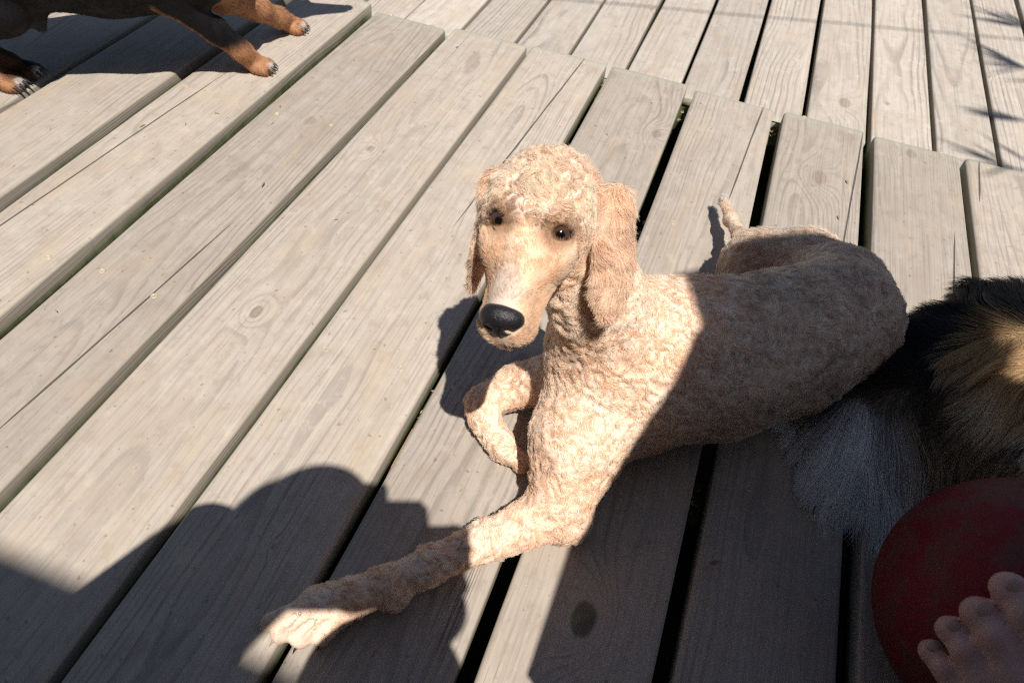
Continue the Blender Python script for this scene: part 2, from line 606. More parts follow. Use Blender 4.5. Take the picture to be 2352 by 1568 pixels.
def plank_mesh(width, length, thick, seed, rad=0.0058, wob=0.0018, nseg=46, taper=None):
    """board along Y, origin at the middle of its top face; rounded arrises, slightly uneven edges and worn ends"""
    w = width / 2
    prof = []
    for i in range(5):
        a = math.pi / 2 * i / 4
        prof.append((w - rad + rad * math.sin(a), -rad + rad * math.cos(a)))
    prof += [(w, -thick * 0.6), (w - 0.002, -thick), (-w + 0.002, -thick), (-w, -thick * 0.6)]
    for i in range(5):
        a = math.pi / 2 * (4 - i) / 4
        prof.append((-w + rad - rad * math.sin(a), -rad + rad * math.cos(a)))
    prof += [(-w * 0.45, 0), (0, 0), (w * 0.45, 0)]
    n = len(prof)
    ys = np.concatenate([[-1, -1 + 0.008 / length], np.linspace(-1 + 0.03 / length, 1 - 0.03 / length, nseg), [1 - 0.008 / length, 1]]) * length / 2
    V, F = [], []
    for k, yy in enumerate(ys):
        q = np.array([[yy * 2.6, seed * 9.1, 0.3], [yy * 2.6, seed * 9.1 + 5, 0.7], [yy * 1.1, seed * 3 + 50, 0]])
        e = vnoise(q, 3) * wob
        lift = float(e[2]) * 0.8
        endk = 1.0 if k in (0, len(ys) - 1) else 0.0
        for (px, pz) in prof:
            s = 1 if px > 0 else -1
            dx = (e[0] if s > 0 else e[1]) * (abs(px) / w) ** 2
            yj = yy
            if endk:
                yj += (vnoise(np.array([[px * 60, seed * 7.7, pz * 30]]), 5)[0]) * 0.0022
                V.append((px * 0.992 + dx, yj, pz * 0.985 - 0.003 + lift))
            else:
                V.append((px + dx, yj, pz + lift + 0.0007 * math.cos(px / w * 1.4) - 0.0007))
    m = len(ys)
    for k in range(m - 1):
        for i in range(n):
            j = (i + 1) % n
            F.append((k * n + i, k * n + j, (k + 1) * n + j, (k + 1) * n + i))
    F.append(tuple(reversed(range(n))))
    F.append(tuple(range((m - 1) * n, m * n)))
    F = [tuple(reversed(f)) for f in F]
    return V, F


def screw_mesh():
    V, F = [], []
    R = 0.0044
    for k, (r, z) in enumerate(((R, -0.0015), (R, 0.0002), (R * 0.85, 0.0006), (R * 0.5, 0.0003))):
        for i in range(12):
            a = 2 * math.pi * i / 12
            V.append((r * math.cos(a), r * math.sin(a), z))
    for k in range(3):
        for i in range(12):
            j = (i + 1) % 12
            F.append((k * 12 + i, k * 12 + j, (k + 1) * 12 + j, (k + 1) * 12 + i))
    for i in range(12):      # cross recess: every third pair of points is sunk
        if i % 3 == 0:
            V[36 + i] = (V[36 + i][0], V[36 + i][1], -0.0012)
    V.append((0, 0, -0.0016))
    F += [(36 + i, 36 + (i + 1) % 12, 48) for i in range(12)]
    me = bpy.data.meshes.new('screw')
    me.from_pydata(V, [], F)
    me.materials.append(STEEL)
    return me


SCREW = screw_mesh()
deck = tag(empty('deck', (0, 0, 0)), kind='structure')
lower = tag(empty('lower_deck', (0, 0, -0.03)), kind='structure')
NEAR = [(-1.97, -1.79), (-1.775, -1.615), (-1.60, -1.445), (-1.43, -1.255), (-1.238, -1.067), (-1.051, -0.900),
        (-0.875, -0.731), (-0.708, -0.557), (-0.540, -0.386), (-0.376, -0.224), (-0.213, -0.064), (-0.048, 0.103),
        (0.120, 0.2655), (0.283, 0.4315), (0.444, 0.596), (0.612, 0.765), (0.781, 0.934), (0.950, 1.10), (1.116, 1.27),
        (1.285, 1.44), (1.456, 1.61), (1.626, 1.78)]
ENDS = {6: 1.367, 7: 1.342, 8: 1.354, 9: 1.359, 10: 1.359, 11: 1.345, 12: 1.352, 13: 1.344, 14: 1.351}
KNOTS = {12: ((0.004, 1.16, 0.0125), None), 11: ((0.0, 0.300, 0.012), None), 10: ((0.055, 1.16, 0.008), None), 13: ((-0.01, 1.31, 0.010), None),
         7: ((0.01, 0.93, 0.008), None), 8: ((-0.035, 0.90, 0.006), (0.0, 0.52, 0.006)), 5: ((0.02, 1.17, 0.008), None)}
SPLITS = {11: (0.072, 1.20, 0.20), 13: (0.395, 0.86, 0.26), 14: (0.462, 1.30, 0.09), 12: (0.252, 1.16, 0.24), 6: (-0.845, 0.62, 0.42), 7: (-0.600, 0.45, 0.22), 9: (-0.285, 1.10, 0.34)}
JY = [-1.18, -0.76, -0.34, 0.08, 0.503, 0.925, 1.338]


def add_plank(parent, x0, x1, y0, y1, ztop, thick, mat, i, knots=(None, None), screws=(), rad=0.0058):
    w, ln = x1 - x0, y1 - y0
    cx, cy = (x0 + x1) / 2, (y0 + y1) / 2
    V, F = plank_mesh(w, ln, thick, i * 1.7 + (0 if parent is deck else 40), rad)
    o = mesh_obj('plank', V, F, mat, parent)
    o.location = (cx, cy, ztop - parent.location.z)
    rr = random.Random(i * 13 + (5 if parent is deck else 99))
    o['seed'] = rr.random()
    o['half_length'] = ln / 2
    o['knot_moss'] = 1.0 if (parent is deck and i == 11) else 0.0
    sp_ = SPLITS.get(i if parent is deck else -1, (9.0, 0.0, 0.001))
    o['split'] = (sp_[0] - cx, sp_[1] - cy, sp_[2])
    quarter = rr.random() < 0.45
    o['pith'] = (rr.uniform(-0.12, -0.08) * rr.choice((-1, 1)) if quarter else rr.uniform(-0.04, 0.04),
                 rr.uniform(-0.11, -0.05), rr.uniform(-0.03, 0.03))
    for nm, k in zip(('knot_a', 'knot_b'), knots):
        if k is None:
            k = (rr.uniform(-0.05, 0.05), cy + rr.uniform(-ln, ln) * 0.5, rr.uniform(0.0025, 0.0045))
        o[nm] = (k[0], k[1] - cy, k[2])
    for sx, sy in screws:
        s = bpy.data.objects.new('screw', SCREW)
        s.location = (sx - cx, sy - cy, -0.0002)
        s.rotation_euler = (rr.uniform(-0.1, 0.1), rr.uniform(-0.1, 0.1), rr.uniform(0, 3))
        link(s, o)
    return o


for i, (x0, x1) in enumerate(NEAR):
    y1 = ENDS.get(i, 1.35 + random.uniform(-0.008, 0.008))
    sc = []
    if 3 <= i <= 15:
        for jy in JY[2:]:
            for fx in (0.20, 0.80):
                sc.append((x0 + (x1 - x0) * fx + random.uniform(-0.012, 0.012), jy + random.uniform(-0.009, 0.009)))
    add_plank(deck, x0, x1, -1.35, y1, random.uniform(-0.0012, 0.0012), 0.045, WOOD, i, KNOTS.get(i, (None, None)), sc)

gaps = [-1.02, -0.90, -0.78, -0.672, -0.547, -0.430, -0.316, -0.193, -0.078, 0.042, 0.163, 0.285, 0.407, 0.525, 0.642, 0.76, 0.88, 1.0, 1.12, 1.24]
for i, (a, b) in enumerate(zip(gaps[:-1], gaps[1:])):
    half = 0.0035 if b < 0.0 else 0.0045
    kn = {10: ((0.012, 1.50, 0.012), None)}.get(i, (None, None))
    add_plank(lower, a + half, b - half, 1.366, 4.6, -0.030 + random.uniform(-0.001, 0.001), 0.030, WOOD_LOW, i + 60, kn,
              [(a + 0.025, 2.3), (b - 0.025, 2.3)], rad=0.004)


def box(name, lo, hi, mat, parent=None, bev=0.003):
    bm = bmesh.new()
    bmesh.ops.create_cube(bm, size=1.0)
    lo, hi = np.array(lo, float), np.array(hi, float)
    for v in bm.verts:
        v.co = Vector((lo + hi) / 2 + np.array(v.co) * (hi - lo))
    if bev:
        bmesh.ops.bevel(bm, geom=bm.edges[:], offset=bev, segments=2, affect='EDGES', profile=0.5)
    me = bpy.data.meshes.new(name)
    bm.to_mesh(me)
    bm.free()
    me.materials.append(mat)
    return link(bpy.data.objects.new(name, me), parent)


for jy in JY:
    box('joist', (-1.98, jy - 0.033, -0.16), (1.8, jy + 0.026, -0.0475), JOIST, deck)
box('joist', (-0.36, 0.409, -0.12), (-0.10, 0.468, -0.049), NEWJOIST, deck)
for jy in (1.40, 2.3, 3.2, 4.1):
    o = box('joist', (-1.1, jy - 0.03, -0.17), (1.25, jy + 0.03, -0.0645), JOIST, None)
    o.parent = lower
    o.location = (0, 0, 0.03)

# crumbs, seed husks and dry leaf bits caught in the gaps
db_v, db_f = [], []
rr = random.Random(3)
for _i in range(470):
    gi = rr.randrange(4, 15)
    x = (NEAR[gi][1] + NEAR[gi + 1][0]) / 2 + rr.uniform(-0.006, 0.006)
    y = rr.choice(JY[3:]) + rr.gauss(0, 0.018)
    z = -0.0475 + rr.uniform(0.0005, 0.016)
    if _i >= 420:
        x, y, z = rr.uniform(-1.2, 0.6), rr.uniform(0.15, 1.33), 0.0012
        if not any(a_ + 0.01 < x < b_ - 0.01 for a_, b_ in NEAR): continue
    if y > 1.36: continue
    a, b, s = rr.uniform(0, 6.28), rr.uniform(-0.8, 0.8), rr.uniform(0.0012, 0.0045)
    M = Matrix.Translation((x, y, z)) @ Matrix.Rotation(a, 4, 'Z') @ Matrix.Rotation(b, 4, 'X')
    k = len(db_v)
    for q in ((-1.6, 0, 0), (0, -0.5, 0.25), (1.6, 0, 0), (0, 0.5, 0.25), (0, 0, -0.3)):
        db_v.append(tuple(M @ (Vector(q) * s)))
    db_f += [(k, k + 1, k + 4), (k + 1, k + 2, k + 4), (k + 2, k + 3, k + 4), (k + 3, k, k + 4), (k, k + 3, k + 1), (k + 1, k + 3, k + 2)]
o = mesh_obj('leaf_litter', db_v, db_f, plain('dry leaf crumbs', (0.36, 0.26, 0.14), 0.8, 0.2, 0.5, 400.0), smooth=False)
tag(o, 'dry crumbs and seed husks caught in the gaps between the boards', 'debris', kind='stuff')

# ------------------------------------------------------------------ the apricot dog
SKIN = coat_material('apricot dog skin', 0.85, 0.1)
FUR = coat_material('apricot fur strands', 0.8, 0.05, 1.0, 0.35)
BLACKNOSE = plain('wet black nose', (0.016, 0.015, 0.017), 0.33, 0.5, 0.2, 900.0, 0.0006)
CLAW = plain('dark claw horn', (0.05, 0.045, 0.045), 0.35, 0.5, 0.3, 300.0)
PALECLAW = plain('pale claw horn', (0.45, 0.36, 0.32), 0.35, 0.5, 0.2, 300.0)

E0 = at(1217, 514, 0.337)


def camvec(r, u, b):
    return unit(CX * r + CY * u + CZ * b)


HM = camvec(-0.262, -0.808, 0.53)
HS = camvec(0.98, -0.198, 0.19)
HS = unit(HS - HM * (HS @ HM))
HN = np.cross(HS, HM)
if HN @ CZ < 0: HN = -HN
HAX = np.stack([HM, HS, HN])


def hd(a, s, n):
    return E0 + HM * a * 0.001 + HS * s * 0.001 + HN * n * 0.001


B = Blob()
# trunk, curled
spine = [(at(1400, 800, 0.145), 0.068), (at(1500, 825, 0.122), 0.083), (at(1640, 822, 0.110), 0.083), (at(1800, 785, 0.105), 0.077),
         (at(1915, 735, 0.097), 0.070), (at(1925, 675, 0.092), 0.058), (at(1850, 606, 0.075), 0.046), (at(1745, 592, 0.066), 0.041)]
B.chain(spine[:6], 0.03)
B.chain(spine[5:], 0.016)
B.ell(at(1980, 795, 0.055), (0.066, 0.048, 0.052), k=0.025)         # near thigh folded flat
B.ell(at(1885, 855, 0.035), (0.078, 0.040, 0.036), k=0.016)
B.chain([(at(1990, 860, 0.030), 0.032), (at(1900, 900, 0.024), 0.024), (at(1830, 935, 0.018), 0.018)], 0.012)   # hind foot tucked under
B.ell(at(1705, 615, 0.050), (0.034, 0.042, 0.048), k=0.014)       # buttock
B.ell(at(1420, 900, 0.075), (0.070, 0.075, 0.075), k=0.03)        # breast bone
# neck
B.chain([(hd(-58, 0, -34), 0.044), (at(1372, 690, 0.222), 0.042), (at(1425, 790, 0.160), 0.058)], 0.025)
# near foreleg
B.chain([(at(1430, 850, 0.125), 0.056), (at(1330, 1000, 0.085), 0.046), (at(1290, 1150, 0.045), 0.035)], 0.03)
B.chain([(at(1280, 1175, 0.034), 0.031), (at(1130, 1236, 0.030), 0.0215), (at(985, 1298, 0.027), 0.0185), (at(880, 1345, 0.026), 0.0175),
         (at(800, 1376, 0.025), 0.0195), (at(735, 1403, 0.022), 0.0220), (at(690, 1428, 0.019), 0.0200)], 0.012)
for (bu, bv_), (tu, tv_), rz in (((735, 1388), (618, 1428), 0.0118), ((735, 1400), (645, 1453), 0.0128), ((745, 1410), (690, 1466), 0.0128), ((770, 1408), (738, 1462), 0.0116)):
    B.chain([(at(bu, bv_, 0.020), 0.0120), (at(bu * 0.35 + tu * 0.65, bv_ * 0.35 + tv_ * 0.65, 0.021), rz), (at(tu, tv_, 0.012), rz * 0.95)], 0.0035)
for (gu, gv), (hu, hv_) in (((622, 1447), (700, 1408)), ((664, 1472), (725, 1420)), ((716, 1476), (752, 1428))):
    B.cone(at(gu, gv, 0.024), at(hu, hv_, 0.034), 0.0022, 0.0006, 0.003, 'sub')
B.ell(at(905, 1368, 0.018), (0.017, 0.017, 0.016), k=0.010)       # carpal pad
B.ell(at(1305, 1195, 0.028), (0.024, 0.024, 0.024), k=0.012)      # point of the elbow
# far foreleg folded under the chest
B.chain([(at(1275, 870, 0.060), 0.034), (at(1190, 885, 0.034), 0.026), (at(1110, 925, 0.026), 0.0215), (at(1115, 965, 0.021), 0.0185),
         (at(1150, 1020, 0.017), 0.016), (at(1195, 1062, 0.014), 0.0135)], 0.010)
# tail
TAIL = [(at(1755, 562, 0.075), 0.017), (at(1702, 545, 0.058), 0.0122), (at(1678, 505, 0.040), 0.0105), (at(1660, 458, 0.034), 0.0085)]
B.chain(TAIL, 0.012)
# skull
B.ell(hd(-30, 0, -14), (0.041, 0.042, 0.041), HAX, 0.02)
B.ell(hd(-50, 0, -34), (0.036, 0.041, 0.037), HAX, 0.02)
B.ell(hd(-18, 0, 0), (0.030, 0.036, 0.022), HAX, 0.015)
B.ell(hd(2, 22, -20), (0.032, 0.020, 0.024), HAX, 0.015)         # cheeks
B.ell(hd(2, -22, -20), (0.032, 0.020, 0.024), HAX, 0.015)
B.cone(hd(0, 0, -13), hd(66, 0, -22), 0.0240, 0.0185, 0.016)     # bridge of the muzzle
for s_ in (1, -1):                                               # lips
    B.cone(hd(12, 11 * s_, -28), hd(62, 9.5 * s_, -36), 0.0185, 0.0148, 0.012)
B.cone(hd(10, 0, -42), hd(64, 0, -48), 0.021, 0.0145, 0.012)     # lower jaw
B.ell(hd(75, 0, -35), (0.013, 0.0215, 0.0175), HAX, 0.012)
for s_ in (1, -1):
    B.ell(hd(-10, 24 * s_, 0.5), (0.013, 0.015, 0.0095), HAX, 0.008)    # brows
    B.ell(hd(9, 27 * s_, -12), (0.011, 0.008, 0.008), HAX, 0.008)    # cheek bone under the eye
# ears
for sg, top, bot, r3 in ((1, (1422, 425, 0.338), (1398, 695, 0.268), None), (-1, (1133, 418, 0.332), (1090, 632, 0.258), None)):
    a, b = at(*top), at(*bot)
    ax = unit(b - a)
    outw = unit(HS * sg - ax * (HS @ ax) * sg)
    if sg > 0:
        n_ = unit(HS * 0.50 + HN * 0.75)
        n_ = unit(n_ - ax * (n_ @ ax))
        fl = np.cross(ax, n_)
        A3 = np.stack([ax, fl, n_])
        B.ell(a * 0.41 + b * 0.59, (0.054, 0.0225, 0.0085), A3, 0.002)
        B.ell(a * 0.80 + b * 0.20, (0.024, 0.0145, 0.0090), A3, 0.010)
        B.ell(a * 0.30 + b * 0.70, (0.036, 0.0215, 0.0085), A3, 0.010)
        EAR_L = (a, b, A3)
    else:
        n_ = unit(-HS * 0.92 + HN * 0.15)
        n_ = unit(n_ - ax * (n_ @ ax))
        fl = np.cross(ax, n_)
        A3 = np.stack([ax, fl, n_])
        B.ell(a * 0.45 + b * 0.55, (0.050, 0.024, 0.0075), A3, 0.004)
        B.ell(a * 0.92 + b * 0.08, (0.020, 0.020, 0.009), A3, 0.006)
        EAR_R = (a, b, A3)
# eye sockets: on the surface of the head where the eyes are seen
EYES = []
for s_, (eu, ev) in ((1, (1297, 533)), (-1, (1133, 497))):
    far_ = at(eu, ev, 0.0)
    dv_ = unit(far_ - EYE)
    ts = np.linspace(0.30, 0.60, 900)
    hit_ = np.where(B.eval(EYE + dv_ * ts[:, None]) < 0)[0]
    sp = EYE + dv_ * ts[hit_[0]]
    o_ = unit(HM * 0.42 + HN * 0.75 + HS * 0.42 * s_)
    wdir = HS * 0.90 * s_ - HM * 0.22
    wdir = unit(wdir - o_ * (wdir @ o_))
    hdir = np.cross(o_, wdir)
    B.ell(sp - o_ * 0.0005, (0.0114, 0.0068, 0.0060), np.stack([wdir, hdir, o_]), 0.003, 'sub')
    ec_ = sp - o_ * 0.0116
    uh = hdir if hdir @ HM < 0 else -hdir
    for k_, (ysc, n_l) in enumerate(((0.0078, 12), (-0.0074, 12))):
        arc = []
        for i_ in range(n_l + 1):
            th = math.pi * i_ / n_l
            x_ = 0.0158 * math.cos(th)
            y_ = ysc * math.sin(th) ** 0.85 - 0.0012 * math.cos(th) * 0
            arc.append((ec_ + unit(o_ * 0.0095 + wdir * x_ + uh * (y_ - 0.0005)) * (0.0114 if k_ == 0 else 0.0111), 0.0046 if k_ == 0 else 0.0043))
        B.chain(arc, 0.0022)
        if k_ == 0:      # fuller upper lid
            B.chain([(p_ + uh * 0.0026 - o_ * 0.0012, 0.0052) for p_, r_ in arc[2:-2]], 0.004)
    EYES.append((sp, o_, wdir, hdir))

V, Q = B.mesh(0.0024, off=0.0030)
V = relax(V, Q, 2, 0.4)
N0 = vnormals(V, Q)

# where things are on the dog
rel = (V - E0) * 1000
ha, hs_, hn = rel @ HM, rel @ HS, rel @ HN
dist_head = np.sqrt(((V - hd(0, 0, -20)) ** 2).sum(1))


def near(pt, r0, r1, X=None):
    X = V if X is None else X
    return 1 - smooth01(np.sqrt(((X - np.asarray(pt)) ** 2).sum(1)), r0, r1)


def seg_dist(P, a, b):
    ab = b - a
    t = np.clip(((P - a) @ ab) / (ab @ ab), 0, 1)
    return np.sqrt(((P - a - t[:, None] * ab) ** 2).sum(1)), t


dl, tl = seg_dist(V, EAR_L[0], EAR_L[1])
dr, tr = seg_dist(V, EAR_R[0], EAR_R[1])
ear = np.maximum(1 - smooth01(dl, 0.020, 0.032), 1 - smooth01(dr, 0.016, 0.027)) * (np.abs(hs_) > 30)
muzzle = smooth01(ha, -6, 14) * (1 - smooth01(dist_head, 0.105, 0.125)) * (1 - ear) * (np.abs(hs_) < 40) * (hn > -62)
face = smooth01(ha + 0.55 * np.maximum(0, np.abs(hs_) - 22) * (hn < 4), -4, 18) * (1 - smooth01(dist_head, 0.105, 0.125)) * (1 - ear) * (hn > -62)
top = (1 - smooth01(ha, -12, 14)) * (1 - smooth01(dist_head, 0.10, 0.13)) * smooth01(hn, -40, -10) * (1 - ear)
flank = smooth01(V[:, 0], 0.03, 0.10)                          # trunk behind the shoulder: short even coat
curly = np.clip(1 - flank - face, 0, 1)
tailw = 1 - smooth01(seg_dist(V, TAIL[1][0], TAIL[3][0])[0], 0.012, 0.02)
wv = V * 125 + 1.3 * vnoise3(V * 55, 4)
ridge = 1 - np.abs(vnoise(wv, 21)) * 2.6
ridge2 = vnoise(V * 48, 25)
eye_m = np.maximum(near(EYES[0][0], 0.010, 0.019), near(EYES[1][0], 0.010, 0.019))
amp = 0.0014 * curly * (1 - ear) + 0.0020 * top + 0.0007 * flank + 0.0006 * ear
amp = amp * (1 - 0.8 * near(at(675, 1445, 0.012), 0.022, 0.05)) * (1 - eye_m) * (1 - tailw) * (1 - face * 0.95)
V = V + N0 * (amp * (0.8 * ridge + 0.35 * ridge2 - 0.3))[:, None]
# forehead wrinkles between the eyes
wr = near(hd(2, 0, 4), 0.004, 0.022)
V = V - N0 * (wr * 0.0014 * np.cos(ha * 0.75 + 0.25 * np.abs(hs_)))[:, None]
N1 = vnormals(V, Q)

apricot, cream, tan = np.array([0.86, 0.62, 0.45]), np.array([0.97, 0.81, 0.67]), np.array([0.64, 0.39, 0.24])
f1 = (0.32 + 0.5 * smooth01(fbm(V * 26, 2), -0.45, 0.5))[:, None]
col = apricot * (1 - f1) + cream * f1
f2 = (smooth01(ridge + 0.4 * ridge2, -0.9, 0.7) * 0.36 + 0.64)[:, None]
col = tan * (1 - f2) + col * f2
wt = top[:, None] * 0.55
col = col * (1 - wt) + np.array([0.97, 0.80, 0.655]) * wt
wf = flank[:, None] * 0.9
body_c = np.array([0.80, 0.69, 0.58]) * (0.80 + 0.3 * f1)
col = col * (1 - wf) + body_c * wf
ft = smooth01(vnoise(V * 140 + 1.5 * vnoise3(V * 40, 3), 6) + 0.5 * fbm(V * 22, 17), 0.12, 0.62)[:, None] * flank[:, None]
col = col * (1 - 0.45 * ft) + np.array([0.46, 0.30, 0.19]) * 0.45 * ft
we = ear[:, None] * 0.75
col = col * (1 - we) + np.array([0.88, 0.67, 0.51]) * we
fm = face[:, None] * 0.8
face_c = np.array([0.84, 0.62, 0.45]) * (0.86 + 0.28 * smooth01(fbm(V * 55, 9), -0.5, 0.5)[:, None])
col = col * (1 - fm) + face_c * fm
# eye surround, tear stain, muzzle greying, lips
stain = np.maximum(near(EYES[0][0] + HM * 0.001 - HS * 0.007, 0.004, 0.021), near(EYES[1][0] + HM * 0.001 + HS * 0.007, 0.004, 0.021))[:, None]
col = col * (1 - 0.9 * stain) + np.array([0.25, 0.125, 0.06]) * 0.9 * stain
ring_e = np.maximum(near(EYES[0][0], 0.009, 0.018), near(EYES[1][0], 0.009, 0.018))[:, None]
col = col * (1 - 0.6 * ring_e) + np.array([0.42, 0.25, 0.14]) * 0.6 * ring_e
lid = np.zeros(len(V))
for sp, o_, wd, hv in EYES:
    e_ = V - sp
    lid = np.maximum(lid, 1 - smooth01(np.sqrt((e_ @ wd / 1.5) ** 2 + (e_ @ hv) ** 2 + (e_ @ o_ * 0.4) ** 2), 0.0056, 0.0072))
lid = lid[:, None]
col = col * (1 - 0.9 * lid) + np.array([0.035, 0.022, 0.018]) * 0.9 * lid
grey = near(hd(62, -4, -6), 0.008, 0.028)[:, None] * (smooth01(-hs_, -16, 4)[:, None] * 0.6 + 0.3)
col = col * (1 - 0.6 * grey) + np.array([0.60, 0.55, 0.52]) * 0.6 * grey
side_m = (smooth01(np.abs(hs_), 9, 18) * smooth01(ha, 10, 34) * face)[:, None]
col = col * (1 - 0.5 * side_m) + np.array([0.60, 0.37, 0.21]) * 0.5 * side_m
chk = np.maximum(near(hd(18, 33, -24), 0.005, 0.018), near(hd(34, 29, -34), 0.005, 0.018))[:, None]
col = col * (1 - 0.6 * chk) + np.array([0.70, 0.56, 0.44]) * 0.6 * chk
bib = near(at(1215, 800, 0.19), 0.010, 0.035)[:, None]
col = col * (1 - 0.6 * bib) + np.array([0.78, 0.74, 0.70]) * 0.6 * bib
tt = seg_dist(V, TAIL[2][0], TAIL[3][0])
tip = ((1 - smooth01(tt[0], 0.012, 0.02)) * smooth01(tt[1], 0.45, 0.95))[:, None]
col = col * (1 - 0.8 * tip) + np.array([0.80, 0.76, 0.72]) * 0.8 * tip
pink = np.maximum(near(at(1760, 625, 0.075), 0.015, 0.05), near(at(1930, 890, 0.03), 0.01, 0.035))[:, None]
col = col * (1 - 0.45 * pink) + np.array([0.50, 0.30, 0.25]) * 0.45 * pink
ptoe = near(at(655, 1440, 0.012), 0.015, 0.045)[:, None]
col = col * (1 - 0.5 * ptoe) + np.array([0.74, 0.60, 0.50]) * 0.5 * ptoe

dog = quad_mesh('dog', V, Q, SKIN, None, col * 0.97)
tag(dog, 'apricot curly coated dog lying on the deck boards, looking up at the camera', 'dog')

# coat: strands lie along the body, away from the head, and swirl in tufts
flow = np.zeros_like(V)
ctr = np.array([p for p, r in spine])
tang = np.gradient(ctr, axis=0)
idx = np.argmin(((V[:, None, :] - ctr[None]) ** 2).sum(2), 1)
flow = unit(tang)[idx]
for la_, lb_ in ((at(1430, 850, 0.125), at(1290, 1150, 0.045)), (at(1280, 1175, 0.034), at(760, 1395, 0.022)), (at(1275, 870, 0.06), at(1110, 925, 0.026)), (at(1110, 935, 0.024), at(1195, 1062, 0.014))):
    dleg, tleg = seg_dist(V, la_, lb_)
    wl = ((1 - smooth01(dleg, 0.03, 0.05)) * (1 - face) * (1 - top))[:, None]
    flow = flow * (1 - wl) + unit(lb_ - la_) * wl
flow = flow * (1 - face[:, None]) + (-HM) * face[:, None]
flow = flow * (1 - top[:, None]) + (-HM * 0.8 + HN * 0.2) * top[:, None]
flow = flow * (1 - ear[:, None]) + np.where((hs_ > 0)[:, None], EAR_L[2][0], EAR_R[2][0]) * ear[:, None]
flow = flow * (1 - tailw[:, None]) + unit(TAIL[3][0] - TAIL[1][0]) * tailw[:, None]
flow = unit(flow - N1 * (flow * N1).sum(1, keepdims=True))
sock = smooth01(lid[:, 0], 0.85, 1.0)
nose_z = near(hd(77, -2, -19), 0.0125, 0.0165)
dens = (1 - 0.0 * flank) * (1 + 1.3 * (face + top + ear)) * (1 - sock) * (1 - nose_z) * (V[:, 2] > 0.003)
lenv = 0.0062 * curly + 0.0080 * flank + 0.0056 * face + 0.0046 * top + 0.0072 * ear
lenv = np.clip(lenv * (1 - 0.35 * eye_m), 0.0026, 0.02) * (1 - 0.35 * tailw) + 0.006 * tip[:, 0]
pawm = near(at(675, 1445, 0.012), 0.022, 0.05)
lenv = lenv * (1 - 0.5 * pawm)
NF = 430000
q, W = sample_surface(V, Q, dens, NF)
P0, n_, fl, cc, ln = (lerp_attr(X, q, W) for X in (V, N1, flow, col, lenv))
cur, tp, fc, er, fk = (lerp_attr(X, q, W) for X in (curly * (1 - top) * (1 - ear), top, face, ear, flank))
n_ = unit(n_)
fl = unit(fl - n_ * (fl * n_).sum(1, keepdims=True))
wob = P0 * 85 + 0.9 * vnoise3(P0 * 45, 44)
phi = (3.0 * cur + 3.2 * tp + 0.45 * fc + 0.7 * er + 1.0 * fk) * vnoise(wob, 40) * 1.3 + RNG.normal(0, 0.22, NF)
turn = (0.60 * cur + 0.65 * tp + 0.08 * fc + 0.16 * er + 0.22 * fk) * np.sign(vnoise(wob * 0.8 + 7.7, 45))
tuft = smooth01(vnoise(P0 * 150 + 0.9 * vnoise3(P0 * 70, 46), 47), -0.5, 0.6)
lift = (0.34 * cur + 0.32 * tp + 0.26 * fc + 0.24 * er + 0.40 * fk) * (0.7 + 0.6 * tuft) + RNG.normal(0, 0.06, NF)
ln = ln * RNG.uniform(0.7, 1.1, NF) * (0.80 + 0.4 * tuft)
P = curls(P0 - n_ * 0.0004, n_, fl, ln, 5, phi, turn, np.maximum(lift, 0.10), np.maximum(lift * 0.25, 0.03))
shade = (0.86 + 0.26 * tuft + RNG.normal(0, 0.08, NF) + fc * RNG.normal(0, 0.10, NF))[:, None]
cs = np.clip(cc * shade, 0.01, 0.97)
cst = np.stack([cs * 0.90, cs * 0.96, cs, cs * 1.04, cs * 1.06], 1)
hair_obj('fur', P, np.array([0.00014, 0.00013, 0.00012, 0.0001, 0.00004]), cst, FUR, dog)


def lathe_sphere(c, axes, radii, nu=24, nv=16):
    V_, F_ = [], []
    for i in range(nv + 1):
        th = math.pi * i / nv
        for j in range(nu):
            ph = 2 * math.pi * j / nu
            l = np.array([math.sin(th) * math.cos(ph), math.sin(th) * math.sin(ph), math.cos(th)]) * radii
            V_.append(np.asarray(c) + l @ np.asarray(axes))
    for i in range(nv):
        for j in range(nu):
            F_.append((i * nu + j, (i + 1) * nu + j, (i + 1) * nu + (j + 1) % nu, i * nu + (j + 1) % nu))
    return V_, F_


def eye_material():
    t = NT('brown dog eye', 0.06, 0.6)
    tc = t.n('TexCoord').outputs['Object']
    x, y, z = t.sep(tc)
    r = t.math('SQRT', t.math('ADD', t.math('MULTIPLY', x, x), t.math('MULTIPLY', y, y)))
    fib = t.noise(t.comb(t.math('MULTIPLY', t.math('ARCTAN2', y, x), 9.0), t.math('MULTIPLY', r, 300.0), 0.0), 1.0, 2.0)
    iris = t.mix(fib, (0.035, 0.014, 0.006), (0.105, 0.042, 0.016))
    c = t.mix(t.mapr(r, 0.0030, 0.0038), (0.004, 0.003, 0.003), iris)
    c = t.mix(t.mapr(r, 0.0066, 0.0074), c, (0.02, 0.013, 0.011))
    t.color(c)
    t.b.inputs['Coat Weight'].default_value = 1.0
    t.b.inputs['Coat Roughness'].default_value = 0.02
    return t.m


EYEM = eye_material()
for sp, o_, wd, hdv in EYES:
    cen = sp - o_ * 0.0116
    gaze = unit(o_ * 0.40 + unit(EYE - sp) * 0.60 + HM * 0.12)
    wx = unit(wd - gaze * (wd @ gaze))
    wy = np.cross(gaze, wx)
    V_, F_ = lathe_sphere((0, 0, 0), np.eye(3), (0.0102, 0.0102, 0.0102))
    o = mesh_obj('eye', V_, F_, EYEM, dog)
    o.matrix_world = Matrix(((wx[0], wy[0], gaze[0], cen[0]), (wx[1], wy[1], gaze[1], cen[1]), (wx[2], wy[2], gaze[2], cen[2]), (0, 0, 0, 1)))

